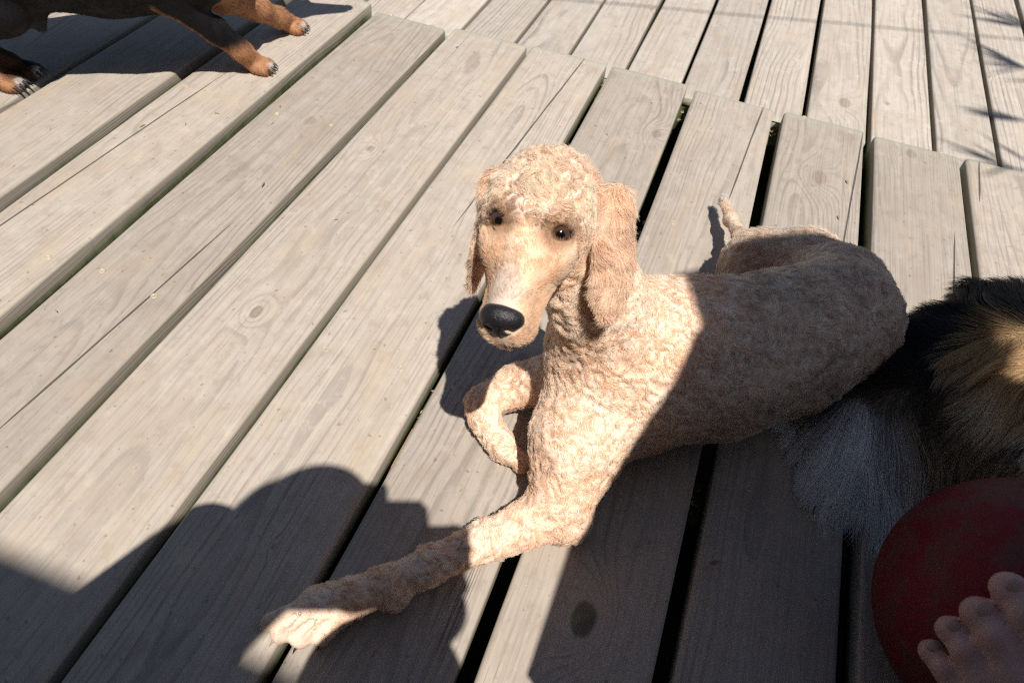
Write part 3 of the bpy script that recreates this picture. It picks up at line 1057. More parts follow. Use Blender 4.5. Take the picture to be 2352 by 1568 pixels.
# nose leather with nostrils
NB = Blob()
NB.ell(hd(77, -2, -17), (0.0092, 0.0148, 0.0105), HAX, 0.006)
NB.ell(hd(79, -2, -22), (0.0080, 0.0122, 0.0085), HAX, 0.006)
NB.ell(hd(74, 6, -21), (0.0085, 0.0085, 0.0085), HAX, 0.005)
NB.ell(hd(74, -10, -21), (0.0085, 0.0085, 0.0085), HAX, 0.005)
NB.ell(hd(82, -2, -30), (0.0035, 0.0040, 0.0070), HAX, 0.006)
for s_ in (1, -1):
    NB.ell(hd(84.5, -2 + 6.6 * s_, -20.5), (0.0058, 0.0030, 0.0036), HAX, 0.0025, 'sub')
    NB.ell(hd(81, -2 + 10.6 * s_, -22.5), (0.0050, 0.0048, 0.0018), HAX, 0.0025, 'sub')
NB.ell(hd(87.5, -2, -25), (0.0024, 0.0009, 0.0090), HAX, 0.002, 'sub')
nv, nq = NB.mesh(0.0009)
quad_mesh('nose', relax(nv, nq, 1), nq, BLACKNOSE, dog)


def claw(base, tipp, r, mat, parent):
    base, tipp = np.array(base), np.array(tipp)
    ax = unit(tipp - base)
    s1 = unit(np.cross(ax, (0, 0, 1)))
    s2 = np.cross(s1, ax)
    V_, F_ = [], []
    for k in range(5):
        t_ = k / 4
        c_ = base + (tipp - base) * t_ + s2 * (0.25 * np.linalg.norm(tipp - base) * (t_ * (1 - t_)) * 1.5)
        rr_ = r * (1 - t_ * 0.92)
        for i in range(8):
            a_ = 2 * math.pi * i / 8
            V_.append(c_ + (s1 * math.cos(a_) + s2 * math.sin(a_)) * rr_)
    for k in range(4):
        for i in range(8):
            F_.append((k * 8 + i, k * 8 + (i + 1) % 8, (k + 1) * 8 + (i + 1) % 8, (k + 1) * 8 + i))
    F_.append(tuple(range(32, 40)))
    return mesh_obj('claw', V_, F_, mat, parent)


claw(at(612, 1432, 0.012), at(582, 1448, 0.005), 0.0030, PALECLAW, dog)
claw(at(640, 1458, 0.012), at(618, 1484, 0.004), 0.0028, PALECLAW, dog)
claw(at(690, 1472, 0.014), at(672, 1502, 0.004), 0.0028, CLAW, dog)
claw(at(738, 1468, 0.012), at(728, 1496, 0.004), 0.0026, CLAW, dog)
claw(at(1124, 968, 0.030), at(1150, 972, 0.024), 0.0016, CLAW, dog)
claw(at(1198, 1066, 0.014), at(1214, 1080, 0.006), 0.0022, PALECLAW, dog)

# ------------------------------------------------------------------ the black and tan dog
BT = Blob()
fp1, fp2 = at(590, 148, 0.013), at(668, 57, 0.013)             # front paws
hp1, hp2 = at(12, 186, 0.013), at(52, 158, 0.013)              # hind paws
fwd = unit(np.array([0.80, 0.60, 0.0]))
lat = np.array([-fwd[1], fwd[0], 0.0])
pfw = unit(np.array([0.97, 0.25, 0.0]))                          # the way the paws point
plt = np.array([-pfw[1], pfw[0], 0.0])
Z1 = np.array([0, 0, 1.0])
TUP = np.array([-0.30, 0.68, 0.665]) * 0.030
chest = np.array([-0.880, 0.965, 0.190]) + TUP
hips = np.array([-1.105, 0.795, 0.200]) + TUP
BT.chain([(chest + fwd * 0.02, 0.106), (chest * 0.7 + hips * 0.3 - Z1 * 0.004, 0.102), (chest * 0.35 + hips * 0.65 - Z1 * 0.002, 0.092), (hips, 0.086)], 0.03)
BT.chain([(chest + fwd * 0.03 + Z1 * 0.03, 0.075), (chest + fwd * 0.13 + Z1 * 0.15, 0.048)], 0.03)
hc_ = chest + fwd * 0.17 + Z1 * 0.185
BT.ell(hc_, (0.050, 0.042, 0.042), np.stack([fwd, lat, Z1]), 0.02)
BT.cone(hc_ + fwd * 0.02 - Z1 * 0.010, hc_ + fwd * 0.105 - Z1 * 0.022, 0.029, 0.016, 0.02)
for s_ in (1, -1):
    BT.ell(hc_ - fwd * 0.01 + lat * 0.045 * s_ - Z1 * 0.015, (0.026, 0.008, 0.042), np.stack([fwd, lat, Z1]), 0.006)
for paw, el, sh in ((fp1, at(385, -8, 0.150), at(330, -80, 0.20)), (fp2, at(508, -8, 0.115), at(440, -90, 0.18))):
    wrist = paw * 0.80 + el * 0.20 + Z1 * 0.004
    mid = paw * 0.5 + el * 0.5 + Z1 * 0.004
    BT.chain([(sh, 0.040), (el, 0.0245), (mid, 0.0190), (wrist, 0.0165), (paw - pfw * 0.006 + Z1 * 0.004, 0.0165)], 0.012)
    for k_ in (-1.4, -0.5, 0.5, 1.4):
        BT.cone(paw + plt * 0.006 * k_, paw + pfw * (0.021 - 0.003 * abs(k_)) + plt * 0.0092 * k_ - Z1 * 0.003, 0.0115, 0.0092, 0.0035)
for paw, s_ in ((hp1, -1), (hp2, 1)):
    hipj = hips + lat * 0.038 * s_ + Z1 * -0.01
    knee = hipj + fwd * 0.045 + Z1 * -0.075 + lat * 0.012 * s_
    hock = paw - fwd * 0.075 + Z1 * 0.060
    BT.chain([(hipj, 0.055), (knee, 0.036), (hock, 0.0185), (paw - pfw * 0.015 + Z1 * 0.006, 0.0165)], 0.016)
    for k_ in (-1.4, -0.5, 0.5, 1.4):
        BT.cone(paw + plt * 0.006 * k_, paw + pfw * (0.020 - 0.003 * abs(k_)) + plt * 0.0085 * k_ - Z1 * 0.003, 0.0105, 0.0085, 0.0035)
BT.chain([(hips - fwd * 0.05 + Z1 * 0.03, 0.018), (hips - fwd * 0.12 + Z1 * 0.08, 0.011), (hips - fwd * 0.17 + Z1 * 0.15, 0.006)], 0.015)
sheath = at(90, 56, 0.105)
BT.cone(at(78, 22, 0.125), sheath, 0.020, 0.0105, 0.012)
BV, BQ = BT.mesh(0.0036)
BV = relax(BV, BQ, 2, 0.4)
BN = vnormals(BV, BQ)
black, rust, white = np.array([0.011, 0.0105, 0.012]), np.array([0.45, 0.225, 0.115]), np.array([0.62, 0.57, 0.52])
bc = np.tile(black, (len(BV), 1))
nb = 0.5 * fbm(BV * 30, 5)
legx = (BV - chest) @ fwd
lowleg = (1 - smooth01(BV[:, 2] + 0.012 * nb, 0.048, 0.068)) * (legx > -0.05)
d2f, t2f = seg_dist(BV, fp2, at(508, -8, 0.115))
lowleg = np.maximum(lowleg, 1 - smooth01(d2f, 0.040, 0.050))
d1f, t1f = seg_dist(BV, fp1, at(385, -8, 0.150))
under = (1 - smooth01(d1f, 0.045, 0.055)) * smooth01(BN @ unit(np.array([-0.55, -0.35, -0.75])), 0.55, 0.85)
lowleg = np.maximum(lowleg, under)
hindm = 1 - smooth01(np.sqrt(((BV - hp2) ** 2).sum(1)), 0.04, 0.06)
rustp = 1 - smooth01(np.sqrt(((BV - hp1) ** 2).sum(1)), 0.035, 0.05)
lowleg = np.maximum(lowleg, rustp)
bc = bc * (1 - lowleg[:, None]) + (rust * (0.9 + 0.25 * nb[:, None])) * lowleg[:, None]
bc = bc * (1 - 0.8 * hindm[:, None]) + np.array([0.03, 0.02, 0.015]) * 0.8 * hindm[:, None]
for pw in (fp1, fp2, hp1, hp2):
    w_ = ((1 - smooth01(np.sqrt(((BV - pw - pfw * 0.027) ** 2).sum(1)), 0.006, 0.014)) * 0.80)[:, None]
    bc = bc * (1 - w_) + white * w_
wsh = near(sheath, 0.010, 0.022, BV)[:, None] * 0.25
bc = bc * (1 - wsh) + np.array([0.10, 0.09, 0.085]) * wsh
BSKIN = coat_material('black and tan coat', 0.6, 0.12)
BFUR = coat_material('short sleek hairs', 0.45, 0.22)
bdog = quad_mesh('dog', BV, BQ, BSKIN, None, bc)
tag(bdog, 'short haired black and tan dog standing on the boards at the top left', 'dog')
bflow = np.tile(-fwd, (len(BV), 1))
leg_m = (1 - smooth01(BV[:, 2], 0.15, 0.19))[:, None]
bflow = bflow * (1 - leg_m) + np.array([0.35, 0.3, -1.0]) * leg_m
bflow = unit(bflow - BN * (bflow * BN).sum(1, keepdims=True))
q, W = sample_surface(BV, BQ, np.where(BV[:, 2] < 0.26, 1.0, 0.25) * (BV[:, 2] > 0.003), 110000)
P0, n_, fl, cc = (lerp_attr(X, q, W) for X in (BV, BN, bflow, bc))
ln = RNG.uniform(0.0045, 0.0085, len(P0))
P = strands(P0 - n_ * 0.0005, n_, fl + n_ * 0.26 + 0.22 * vnoise3(P0 * 90, 3) + RNG.normal(0, 0.06, P0.shape), ln, 4, 0.15, 90, 9)
cc = cc * np.clip(1 + RNG.normal(0, 0.30, (len(cc), 1)) + 0.35 * vnoise(P0 * 130, 4)[:, None], 0.3, 2)
hair_obj('fur', P, np.array([0.00016, 0.00014, 0.0001, 0.00004]), cc, BFUR, bdog)
for pw in (fp1, fp2, hp1, hp2):
    for k_ in (-1.5, -0.55, 0.55, 1.5):
        b_ = pw + pfw * (0.026 - 0.003 * abs(k_)) + plt * 0.0092 * k_ - Z1 * 0.001
        claw(b_, b_ + pfw * 0.0105 + plt * 0.001 * k_ - Z1 * 0.0085, 0.0034, CLAW, bdog)
for s_ in (1, -1):
    V_, F_ = lathe_sphere(hc_ + fwd * 0.040 + lat * 0.024 * s_ + np.array([0, 0, 0.010]), np.eye(3), (0.008, 0.008, 0.008), 12, 8)
    mesh_obj('eye', V_, F_, BLACKNOSE, bdog)
V_, F_ = lathe_sphere(hc_ + fwd * 0.118 - np.array([0, 0, 0.016]), np.eye(3), (0.011, 0.012, 0.009), 14, 10)
mesh_obj('nose', V_, F_, BLACKNOSE, bdog)

# ------------------------------------------------------------------ the long haired collie
K = Blob()
K.chain([(at(1960, 962, 0.035), 0.014), (at(2015, 925, 0.050), 0.026), (at(2090, 880, 0.070), 0.040), (at(2190, 835, 0.090), 0.052), (at(2290, 800, 0.110), 0.064)], 0.03)
K.ell(at(2360, 900, 0.110), (0.085, 0.105, 0.085), k=0.04)
K.ell(at(2200, 960, 0.060), (0.075, 0.060, 0.050), k=0.03)
K.ell(at(2090, 985, 0.045), (0.050, 0.040, 0.034), k=0.03)
K.chain([((0.43, 0.62, 0.10), 0.088), ((0.56, 0.66, 0.11), 0.092), ((0.70, 0.66, 0.115), 0.098), ((0.80, 0.62, 0.13), 0.085)], 0.04)
K.chain([((0.80, 0.62, 0.15), 0.07), ((0.90, 0.58, 0.26), 0.055)], 0.03)
kh = np.array([0.92, 0.565, 0.31])
K.ell(kh, (0.055, 0.05, 0.05), k=0.02)
K.cone(kh + np.array([0.02, -0.02, -0.012]), kh + np.array([0.085, -0.085, -0.03]), 0.032, 0.016, 0.02)
for dx, dy in ((0.0, 0.045), (-0.03, -0.045)):
    K.ell(kh + np.array([dx - 0.01, dy, 0.05]), (0.012, 0.02, 0.028), k=0.01)
for p_ in (((0.80, 0.56, 0.08), (0.86, 0.46, 0.03), (0.88, 0.34, 0.022)), ((0.86, 0.66, 0.08), (0.95, 0.60, 0.03), (1.02, 0.50, 0.022))):
    K.chain([(p_[0], 0.04), (p_[1], 0.026), (p_[2], 0.021)], 0.02)
K.chain([((0.50, 0.56, 0.06), 0.055), ((0.58, 0.50, 0.035), 0.03), ((0.53, 0.45, 0.022), 0.020)], 0.02)
KV, KQ = K.mesh(0.006)
KV = relax(KV, KQ, 2, 0.4)
KN = vnormals(KV, KQ)
kb, kd_, kt, kg, kbr, kw = (np.array(c_) for c_ in ((0.016, 0.016, 0.017), (0.12, 0.092, 0.068), (0.60, 0.41, 0.21), (0.88, 0.78, 0.63), (0.52, 0.42, 0.30), (0.97, 0.97, 0.97)))
# coat landmarks: where, colour, which way the hair lies (as a pull along the deck), how long
KL = [((1960, 962, 0.040), kw, (1880, 1130, 0.005), 0.115), ((1985, 955, 0.050), kw, (1950, 1180, 0.006), 0.180), ((2010, 965, 0.050), kw, (2020, 1200, 0.006), 0.175),
      ((2045, 985, 0.060), kw * 0.85, (2110, 1150, 0.01), 0.13), ((2070, 935, 0.08), kbr, (2130, 1120, 0.02), 0.085), ((2110, 990, 0.07), kbr, (2180, 1110, 0.02), 0.08),
      ((2040, 905, 0.08), kb, (1985, 900, 0.04), 0.05), ((2110, 850, 0.11), kb, (2050, 830, 0.07), 0.05), ((2190, 790, 0.14), kb * 2.5, (2110, 765, 0.09), 0.055),
      ((2270, 735, 0.16), kb, (2190, 725, 0.11), 0.055), ((2345, 695, 0.19), kb, (2270, 680, 0.14), 0.05),
      ((2120, 915, 0.11), kd_, (2150, 1010, 0.06), 0.07), ((2200, 880, 0.14), kd_ * 1.6, (2190, 1000, 0.08), 0.07), ((2190, 980, 0.10), kbr, (2220, 1080, 0.05), 0.07),
      ((2250, 820, 0.165), kbr, (2200, 900, 0.12), 0.06), ((2320, 765, 0.19), kt, (2240, 840, 0.15), 0.065), ((2352, 800, 0.195), kt, (2270, 880, 0.16), 0.065),
      ((2290, 850, 0.18), kg, (2220, 950, 0.13), 0.07), ((2340, 900, 0.195), kg, (2260, 1000, 0.16), 0.075), ((2270, 940, 0.16), kbr, (2240, 1040, 0.11), 0.07),
      ((2310, 1000, 0.17), kg * 0.9, (2250, 1090, 0.13), 0.07), ((2230, 1050, 0.10), kbr, (2230, 1130, 0.06), 0.06), ((2340, 1070, 0.15), kbr, (2290, 1140, 0.11), 0.06)]
KP = np.array([at(*l_[0]) for l_ in KL])
KC = np.array([l_[1] for l_ in KL])
KD = np.array([unit(at(*l_[2]) - at(*l_[0])) for l_ in KL])
KH = np.array([l_[3] for l_ in KL])


def collie_field(X):
    J = X + 0.010 * vnoise3(X * 45, 70)
    d2 = ((J[:, None, :] - KP[None]) ** 2).sum(2)
    w = np.exp(-(d2 - d2.min(1, keepdims=True)) / (2 * 0.011 ** 2))
    w /= w.sum(1, keepdims=True)
    c, d, l_ = w @ KC, unit(w @ KD), w @ KH
    rest = smooth01(X[:, 0], 0.42, 0.50)[:, None]
    up = smooth01(X[:, 2], 0.13, 0.17)[:, None]
    body = kt * up + kg * (1 - up)
    rf = smooth01(X[:, 0], 0.72, 0.80)[:, None]
    c = c * (1 - rest) + (body * (1 - rf) + kw * rf) * rest
    return c, d, l_


KSKIN = coat_material('collie undercoat', 0.8, 0.1, 0.8)
KFUR = coat_material('long collie hair', 0.38, 0.5, 1.0, 0.4)
collie = quad_mesh('dog', KV, KQ, KSKIN, None, collie_field(KV)[0])
tag(collie, 'long haired black, tan and white collie lying at the right edge behind the red ball', 'dog')
NK = 120000
vis = (KV[:, 0] < 0.50).astype(float) + 0.12 + 2.2 * smooth01(collie_field(KV)[0].min(1), 0.3, 0.7) * (KV[:, 0] < 0.4)
q, W = sample_surface(KV, KQ, vis * (KV[:, 2] > 0.004), NK)
P0, n_ = lerp_attr(KV, q, W), unit(lerp_attr(KN, q, W))
cc, kfl, lk = collie_field(P0)
kfl = unit(kfl - n_ * (kfl * n_).sum(1, keepdims=True))
lk = lk * RNG.uniform(0.55, 1.25, NK)
d0 = kfl + n_ * 0.30 + 0.30 * vnoise3(P0 * 34, 60) + RNG.normal(0, 0.05, P0.shape)
P = strands(P0, n_, d0, lk, 9, 0.24, 34.0, 61, 0.07)
cell = np.floor(P0 * 75 + 0.6 * vnoise3(P0 * 60, 63)).astype(np.int64)
_, inv = np.unique((cell[:, 0] * 4001 + cell[:, 1]) * 4001 + cell[:, 2], return_inverse=True)
inv = inv.ravel()
cnt_ = np.bincount(inv).astype(float)
for j_ in range(9):          # locks: strands of one tuft draw together towards the tips
    mean_ = np.stack([np.bincount(inv, P[:, j_, a_]) for a_ in range(3)], 1) / cnt_[:, None]
    w_ = 0.58 * (j_ / 8.0) ** 1.1
    P[:, j_] = P[:, j_] * (1 - w_) + mean_[inv] * w_
P[:, :, 2] = np.maximum(P[:, :, 2], 0.0025 + RNG.random((NK, 1)) * 0.006)
cc = cc * (1 + RNG.normal(0, 0.13, (NK, 1)) + 0.22 * vnoise(P0 * 60, 62)[:, None] + 0.35 * (RNG.random(len(cnt_))[inv] - 0.5)[:, None])
grow = np.linspace(0.9, 1.2, 9)[None, :, None]
hair_obj('fur', P, np.array([0.00015, 0.00015, 0.00015, 0.00015, 0.00014, 0.00013, 0.00011, 0.00008, 0.00003]), cc[:, None, :] * grow, KFUR, collie)
for s_ in (1, -1):
    V_, F_ = lathe_sphere(kh + np.array([0.045, -0.03 - 0.012 * s_, 0.014]) + np.array([0.018, 0.018, 0]) * s_, np.eye(3), (0.008, 0.008, 0.008), 12, 8)
    mesh_obj('eye', V_, F_, BLACKNOSE, collie)
V_, F_ = lathe_sphere(kh + np.array([0.096, -0.096, -0.028]), np.eye(3), (0.011, 0.011, 0.009), 14, 10)
mesh_obj('nose', V_, F_, BLACKNOSE, collie)

# ------------------------------------------------------------------ red ball
BALL_C, BALL_R = np.array([0.368, 0.390, 0.1145]), 0.113
V_, F_ = lathe_sphere((0, 0, 0), np.eye(3), (BALL_R,) * 3, 72, 48)
t = NT('scuffed red rubber', 0.62, 0.3)
tc = t.n('TexCoord').outputs['Object']
d1 = t.noise(tc, 34.0, 6.0, 0.70)
d2 = t.noise(tc, 9.0, 3.0, 0.5)
d3 = t.noise(tc, 160.0, 2.0, 0.6)
red = t.mix(d2, (0.13, 0.005, 0.010), (0.23, 0.008, 0.016))
ox, oy, oz = t.sep(tc)
up_ = t.mapr(t.math('ADD', t.math('ADD', t.math('MULTIPLY', ox, 1.0), t.math('MULTIPLY', oz, 0.7)), t.math('MULTIPLY', d2, 0.10)), 0.03, 0.13)
dirt = t.math('MULTIPLY', t.mapr(d1, 0.42, 0.58), t.math('ADD', 0.52, t.math('MULTIPLY', up_, 0.75)), clamp=True)
cb = t.mix(dirt, red, (0.085, 0.055, 0.042))
cb = t.mix(t.mapr(d3, 0.64, 0.72, 0.0, 0.7), cb, (0.05, 0.03, 0.026))
t.color(cb)
t.bump(t.math('ADD', d1, t.math('MULTIPLY', d3, 0.5)), 0.0012, 0.8)
ball = mesh_obj('ball', V_, F_, t.m)
ball.location = BALL_C
tag(ball, 'scuffed muddy red rubber ball under the bare foot', 'ball')

# ------------------------------------------------------------------ the barefoot person standing by the ball
M_ = np.array


def hand(Bl, c, along, palm, side, r=1.0):
    """a relaxed hand at c: palm, four bent fingers of different lengths and a thumb on the side"""
    along, palm, side = unit(along), unit(palm), unit(side)
    Bl.ell(c + along * 0.045 * r, (0.046 * r, 0.038 * r, 0.015 * r), np.stack([along, side, palm]), 0.01)
    for i_, L_ in enumerate((0.062, 0.074, 0.079, 0.070)):
        b_ = c + along * 0.082 * r + side * (0.029 - 0.0195 * (3 - i_)) * r
        m_ = b_ + unit(along * 0.9 + palm * 0.35) * L_ * 0.5 * r
        e_ = m_ + unit(along * 0.55 + palm * 0.8) * L_ * 0.5 * r
        Bl.cone(b_ - along * 0.012, m_, 0.0090 * r, 0.0082 * r, 0.004)
        Bl.cone(m_, e_, 0.0082 * r, 0.0068 * r, 0.003)
    t0 = c + along * 0.020 * r + side * 0.030 * r
    t1 = t0 + unit(along * 0.7 + side * 0.7 + palm * 0.25) * 0.040 * r
    Bl.cone(t0, t1, 0.0125 * r, 0.0100 * r, 0.008)
    Bl.cone(t1, t1 + unit(along * 0.95 + palm * 0.3) * 0.028 * r, 0.0100 * r, 0.0075 * r, 0.004)


def head_shape(Bl, c, f, up=(0, 0, 1), k=1.0):
    f, up = unit(f), M_(up, float)
    sd = np.cross(up, f)
    ax = np.stack([f, sd, up])
    Bl.ell(c + (up * 0.02 - f * 0.008) * k, M_((0.094, 0.074, 0.090)) * k, ax, 0.03)
    Bl.ell(c + (f * 0.030 - up * 0.055) * k, M_((0.052, 0.050, 0.060)) * k, ax, 0.03)
    Bl.cone(c + (f * 0.078 + up * 0.005) * k, c + (f * 0.100 - up * 0.030) * k, 0.008, 0.012, 0.01)
    Bl.ell(c + (f * 0.075 - up * 0.062) * k, (0.012, 0.022, 0.007), ax, 0.008)
    for q_ in (1, -1):
        Bl.ell(c + (sd * 0.075 * q_ - f * 0.005 - up * 0.008) * k, (0.018, 0.008, 0.030), ax, 0.006)
    return ax


PB = Blob()
hdc = M_([0.551, 0.060, 1.495])
lsh, rsh = M_([0.408, 0.045, 1.320]), M_([0.705, 0.050, 1.320])
waist, pel = M_([0.530, 0.015, 1.06]), M_([0.520, -0.02, 0.88])
PB.chain([(pel, 0.125), (waist, 0.112), (M_([0.545, 0.045, 1.23]), 0.115)], 0.06)
PB.cone(lsh + M_([0.03, 0, 0]), rsh - M_([0.03, 0, 0]), 0.060, 0.060, 0.05)
PB.cone(M_([0.545, 0.045, 1.30]), hdc - M_([0, 0.012, 0.05]), 0.054, 0.048, 0.02)
head_shape(PB, hdc, (-0.55, 0.75, -0.25))
lel, rel_ = M_([0.370, 0.010, 1.07]), M_([0.730, 0.020, 1.06])
lwr, rwr = M_([0.350, 0.060, 0.82]), M_([0.725, 0.080, 0.82])
PB.chain([(lsh, 0.052), (lel, 0.042), (lwr, 0.030)], 0.02)
PB.chain([(rsh, 0.052), (rel_, 0.042), (rwr, 0.030)], 0.02)
lk_, la_ = M_([0.475, 0.110, 0.50]), M_([0.425, 0.085, 0.115])
rk_, ra_ = M_([0.64, 0.045, 0.46]), M_([0.68, -0.06, 0.085])
lhip, rhip = M_([0.455, -0.01, 0.84]), M_([0.595, -0.03, 0.84])
PB.chain([(lhip, 0.095), (lk_, 0.060), (lk_ * 0.55 + la_ * 0.45, 0.052), (la_, 0.036)], 0.03)
PB.chain([(rhip, 0.095), (rk_, 0.060), (rk_ * 0.55 + ra_ * 0.45, 0.052), (ra_, 0.036)], 0.03)
PB.chain([(ra_ + M_([0.0, -0.02, -0.045]), 0.034), (ra_ + M_([-0.03, 0.10, -0.055]), 0.030), (ra_ + M_([-0.04, 0.17, -0.066]), 0.019)], 0.02)
PV, PQ = PB.mesh(0.0085)
PV = relax(PV, PQ, 1, 0.4)
# the hands and the left foot need a finer mesh; they are joined into the same body
FB = Blob()
FB.cone(lel * 0.3 + lwr * 0.7, lwr, 0.033, 0.026, 0.01)
FB.cone(rel_ * 0.3 + rwr * 0.7, rwr, 0.033, 0.026, 0.01)
hand(FB, lwr, lwr - lel, (0.8, 0.2, 0.1), (0.1, 0.9, 0.1))
hand(FB, rwr, rwr - rel_, (-0.8, 0.2, 0.1), (-0.1, 0.9, 0.1))
# left foot, its toes up on the ball
toes = [((2138, 1488, 0.1450), 0.0100), ((2183, 1438, 0.168), 0.0112), ((2248, 1400, 0.189), 0.0128), ((2318, 1344, 0.209), 0.0130)]
tips = [at(*p_) for p_, r_ in toes]
tips.append(tips[3] + M_([0.030, 0.020, 0.012]))
trad = [r_ for p_, r_ in toes] + [0.0150]
heel = M_([0.445, 0.070, 0.050])
ball_of = []
for i, (tp_, r_) in enumerate(zip(tips, trad)):
    bdir = unit(M_([0.375, 0.235, 0.135]) + M_([0.012, 0.004, 0.006]) * (i - 2) - tp_)
    L_ = (0.030, 0.034, 0.037, 0.040, 0.042)[i]
    up_n = unit(M_([-0.25, -0.35, 0.9]))
    knuckle = tp_ + bdir * L_ * 0.52 + up_n * 0.006
    base_ = tp_ + bdir * (L_ + 0.008) + up_n * 0.003
    FB.ell(tp_ + bdir * 0.003 - up_n * 0.001, (r_ * 1.12, r_ * 1.0, r_ * 0.95), None, 0.004)
    FB.cone(tp_ + bdir * 0.006, knuckle, r_ * 0.90, r_ * 0.92, 0.0022)
    FB.cone(knuckle, base_, r_ * 0.92, r_ * 1.02, 0.0030)
    ball_of.append(base_)
    FB.cone(base_, M_([0.425, 0.150, 0.112]) + M_([0.008, 0.003, 0.003]) * (i - 2), r_ * 1.15, 0.022, 0.006)
FB.chain([(M_([0.425, 0.140, 0.100]), 0.034), (la_ + M_([0, 0, 0.0]), 0.036), (heel, 0.031)], 0.03)
FB.cone(la_, la_ + (lk_ - la_) * 0.12, 0.036, 0.037, 0.02)
FV, FQ = FB.mesh(0.0028)
FV = relax(FV, FQ, 2, 0.4)
AV = np.concatenate([PV, FV])
AQ = np.concatenate([PQ, FQ + len(PV)])
skin_c = np.array([0.58, 0.36, 0.315])
pc = np.tile(skin_c, (len(AV), 1)) * (1 + 0.10 * fbm(AV * 40, 12))[:, None]
for tp_, r_ in zip(tips, trad):      # redder toe tips and knuckles
    w_ = near(tp_, 0.006, 0.018, AV)[:, None] * 0.45
    pc = pc * (1 - w_) + np.array([0.46, 0.20, 0.165]) * w_


for tp_, kn_, r_ in zip(tips, ball_of, trad):
    mid_ = tp_ * 0.55 + kn_ * 0.45
    w_ = near(mid_ + M_([-0.003, -0.004, 0.009]), 0.003, 0.011, AV)[:, None] * 0.5
    pc = pc * (1 - w_) + np.array([0.52, 0.25, 0.21]) * w_
    along_ = (AV - mid_) @ unit(kn_ - tp_)
    cr_ = near(mid_ + M_([-0.003, -0.004, 0.009]), 0.004, 0.009, AV) * np.maximum(0, np.cos(along_ * 2200)) ** 3
    AV[:] = AV - np.array([-0.2, -0.35, 0.9]) * (cr_ * 0.0007)[:, None]


def hair_zone(X, c, f):
    f = unit(f)
    d = X - c
    return (np.sqrt((d ** 2).sum(1)) < 0.15) & (((d @ f) < 0.015) | (d[:, 2] > 0.065)) & (d[:, 2] > -0.05)


pc[hair_zone(AV, hdc, (-0.55, 0.75, 0))] = np.array([0.10, 0.06, 0.035])
PSKIN = coat_material('skin', 0.5, 0.35)
pt = PSKIN.node_tree
pn, pb, pc_ = pt.nodes.new('ShaderNodeTexNoise'), pt.nodes.new('ShaderNodeBump'), pt.nodes.new('ShaderNodeTexCoord')
pn.inputs['Scale'].default_value = 260.0
pn.inputs['Detail'].default_value = 5.0
pb.inputs['Distance'].default_value = 0.0012
pb.inputs['Strength'].default_value = 0.7
pt.links.new(pc_.outputs['Object'], pn.inputs['Vector'])
pt.links.new(pn.outputs['Fac'], pb.inputs['Height'])
pt.links.new(pb.outputs[0], pt.nodes['Principled BSDF'].inputs['Normal'])
person = quad_mesh('person', AV, AQ, PSKIN, None, pc)
tag(person, 'person standing with one bare foot resting on the red ball', 'person')
# loose poncho with soft folds, unseen; added and flared to fill out the cast shadow
DV, DF = [], []
NZ, NA = 30, 84
for kz in range(NZ):
    tz = kz / (NZ - 1)
    zc = 1.405 - 0.915 * tz
    if zc > 1.30:
        u_ = (1.405 - zc) / 0.105
        hx, hy = 0.068 + 0.122 * u_ ** 0.6, 0.062 + 0.050 * u_ ** 0.6
    else:
        u_ = (1.30 - zc) / 0.81
        hx, hy = 0.190 + 0.200 * u_, 0.112 + 0.015 * u_
    for j in range(NA):
        an = 2 * math.pi * j / NA
        fo = 1 + tz * (0.035 * math.sin(an * 11 + 0.7) + 0.018 * math.sin(an * 19 + 2))
        DV.append(M_([0.531 + hx * fo * math.cos(an), 0.035 - 0.035 * tz + hy * fo * math.sin(an), zc + 0.012 * tz * math.sin(an * 5)]))
for kz in range(NZ - 1):
    for j in range(NA):
        DF.append((kz * NA + j, (kz + 1) * NA + j, (kz + 1) * NA + (j + 1) % NA, kz * NA + (j + 1) % NA))
mesh_obj('shadow_poncho', DV, DF, plain('dark blue cotton', (0.045, 0.06, 0.10), 0.85, 0.15, 0.15, 300.0, 0.0005), person)
NAIL = plain('toenail', (0.50, 0.31, 0.26), 0.35, 0.4, 0.1, 200.0)
for i, (tp_, r_) in enumerate(zip(tips, trad)):
    bdir = unit(M_([0.375, 0.235, 0.135]) - tp_)
    up_n = unit(M_([-0.30, -0.20, 0.9]) - bdir * (M_([-0.30, -0.20, 0.9]) @ bdir))
    sd = np.cross(bdir, up_n)
    V_, F_ = lathe_sphere(tp_ - bdir * r_ * 0.10 + up_n * r_ * 0.80, np.stack([bdir, sd, up_n]), (r_ * 0.46, r_ * 0.46, r_ * 0.14), 12, 8)
    mesh_obj('toenail', V_, F_, NAIL, person)
EYEWHITE = plain('eye white', (0.6, 0.6, 0.6), 0.2, 0.5, 0.05)
for s_ in (1, -1):
    V_, F_ = lathe_sphere(hdc + unit(M_([-0.55, 0.75, 0.0])) * 0.078 + unit(M_([0.75, 0.55, 0])) * 0.030 * s_ + M_([0, 0, 0.005]), np.eye(3), (0.011,) * 3, 12, 8)
    mesh_obj('eye', V_, F_, EYEWHITE, person)

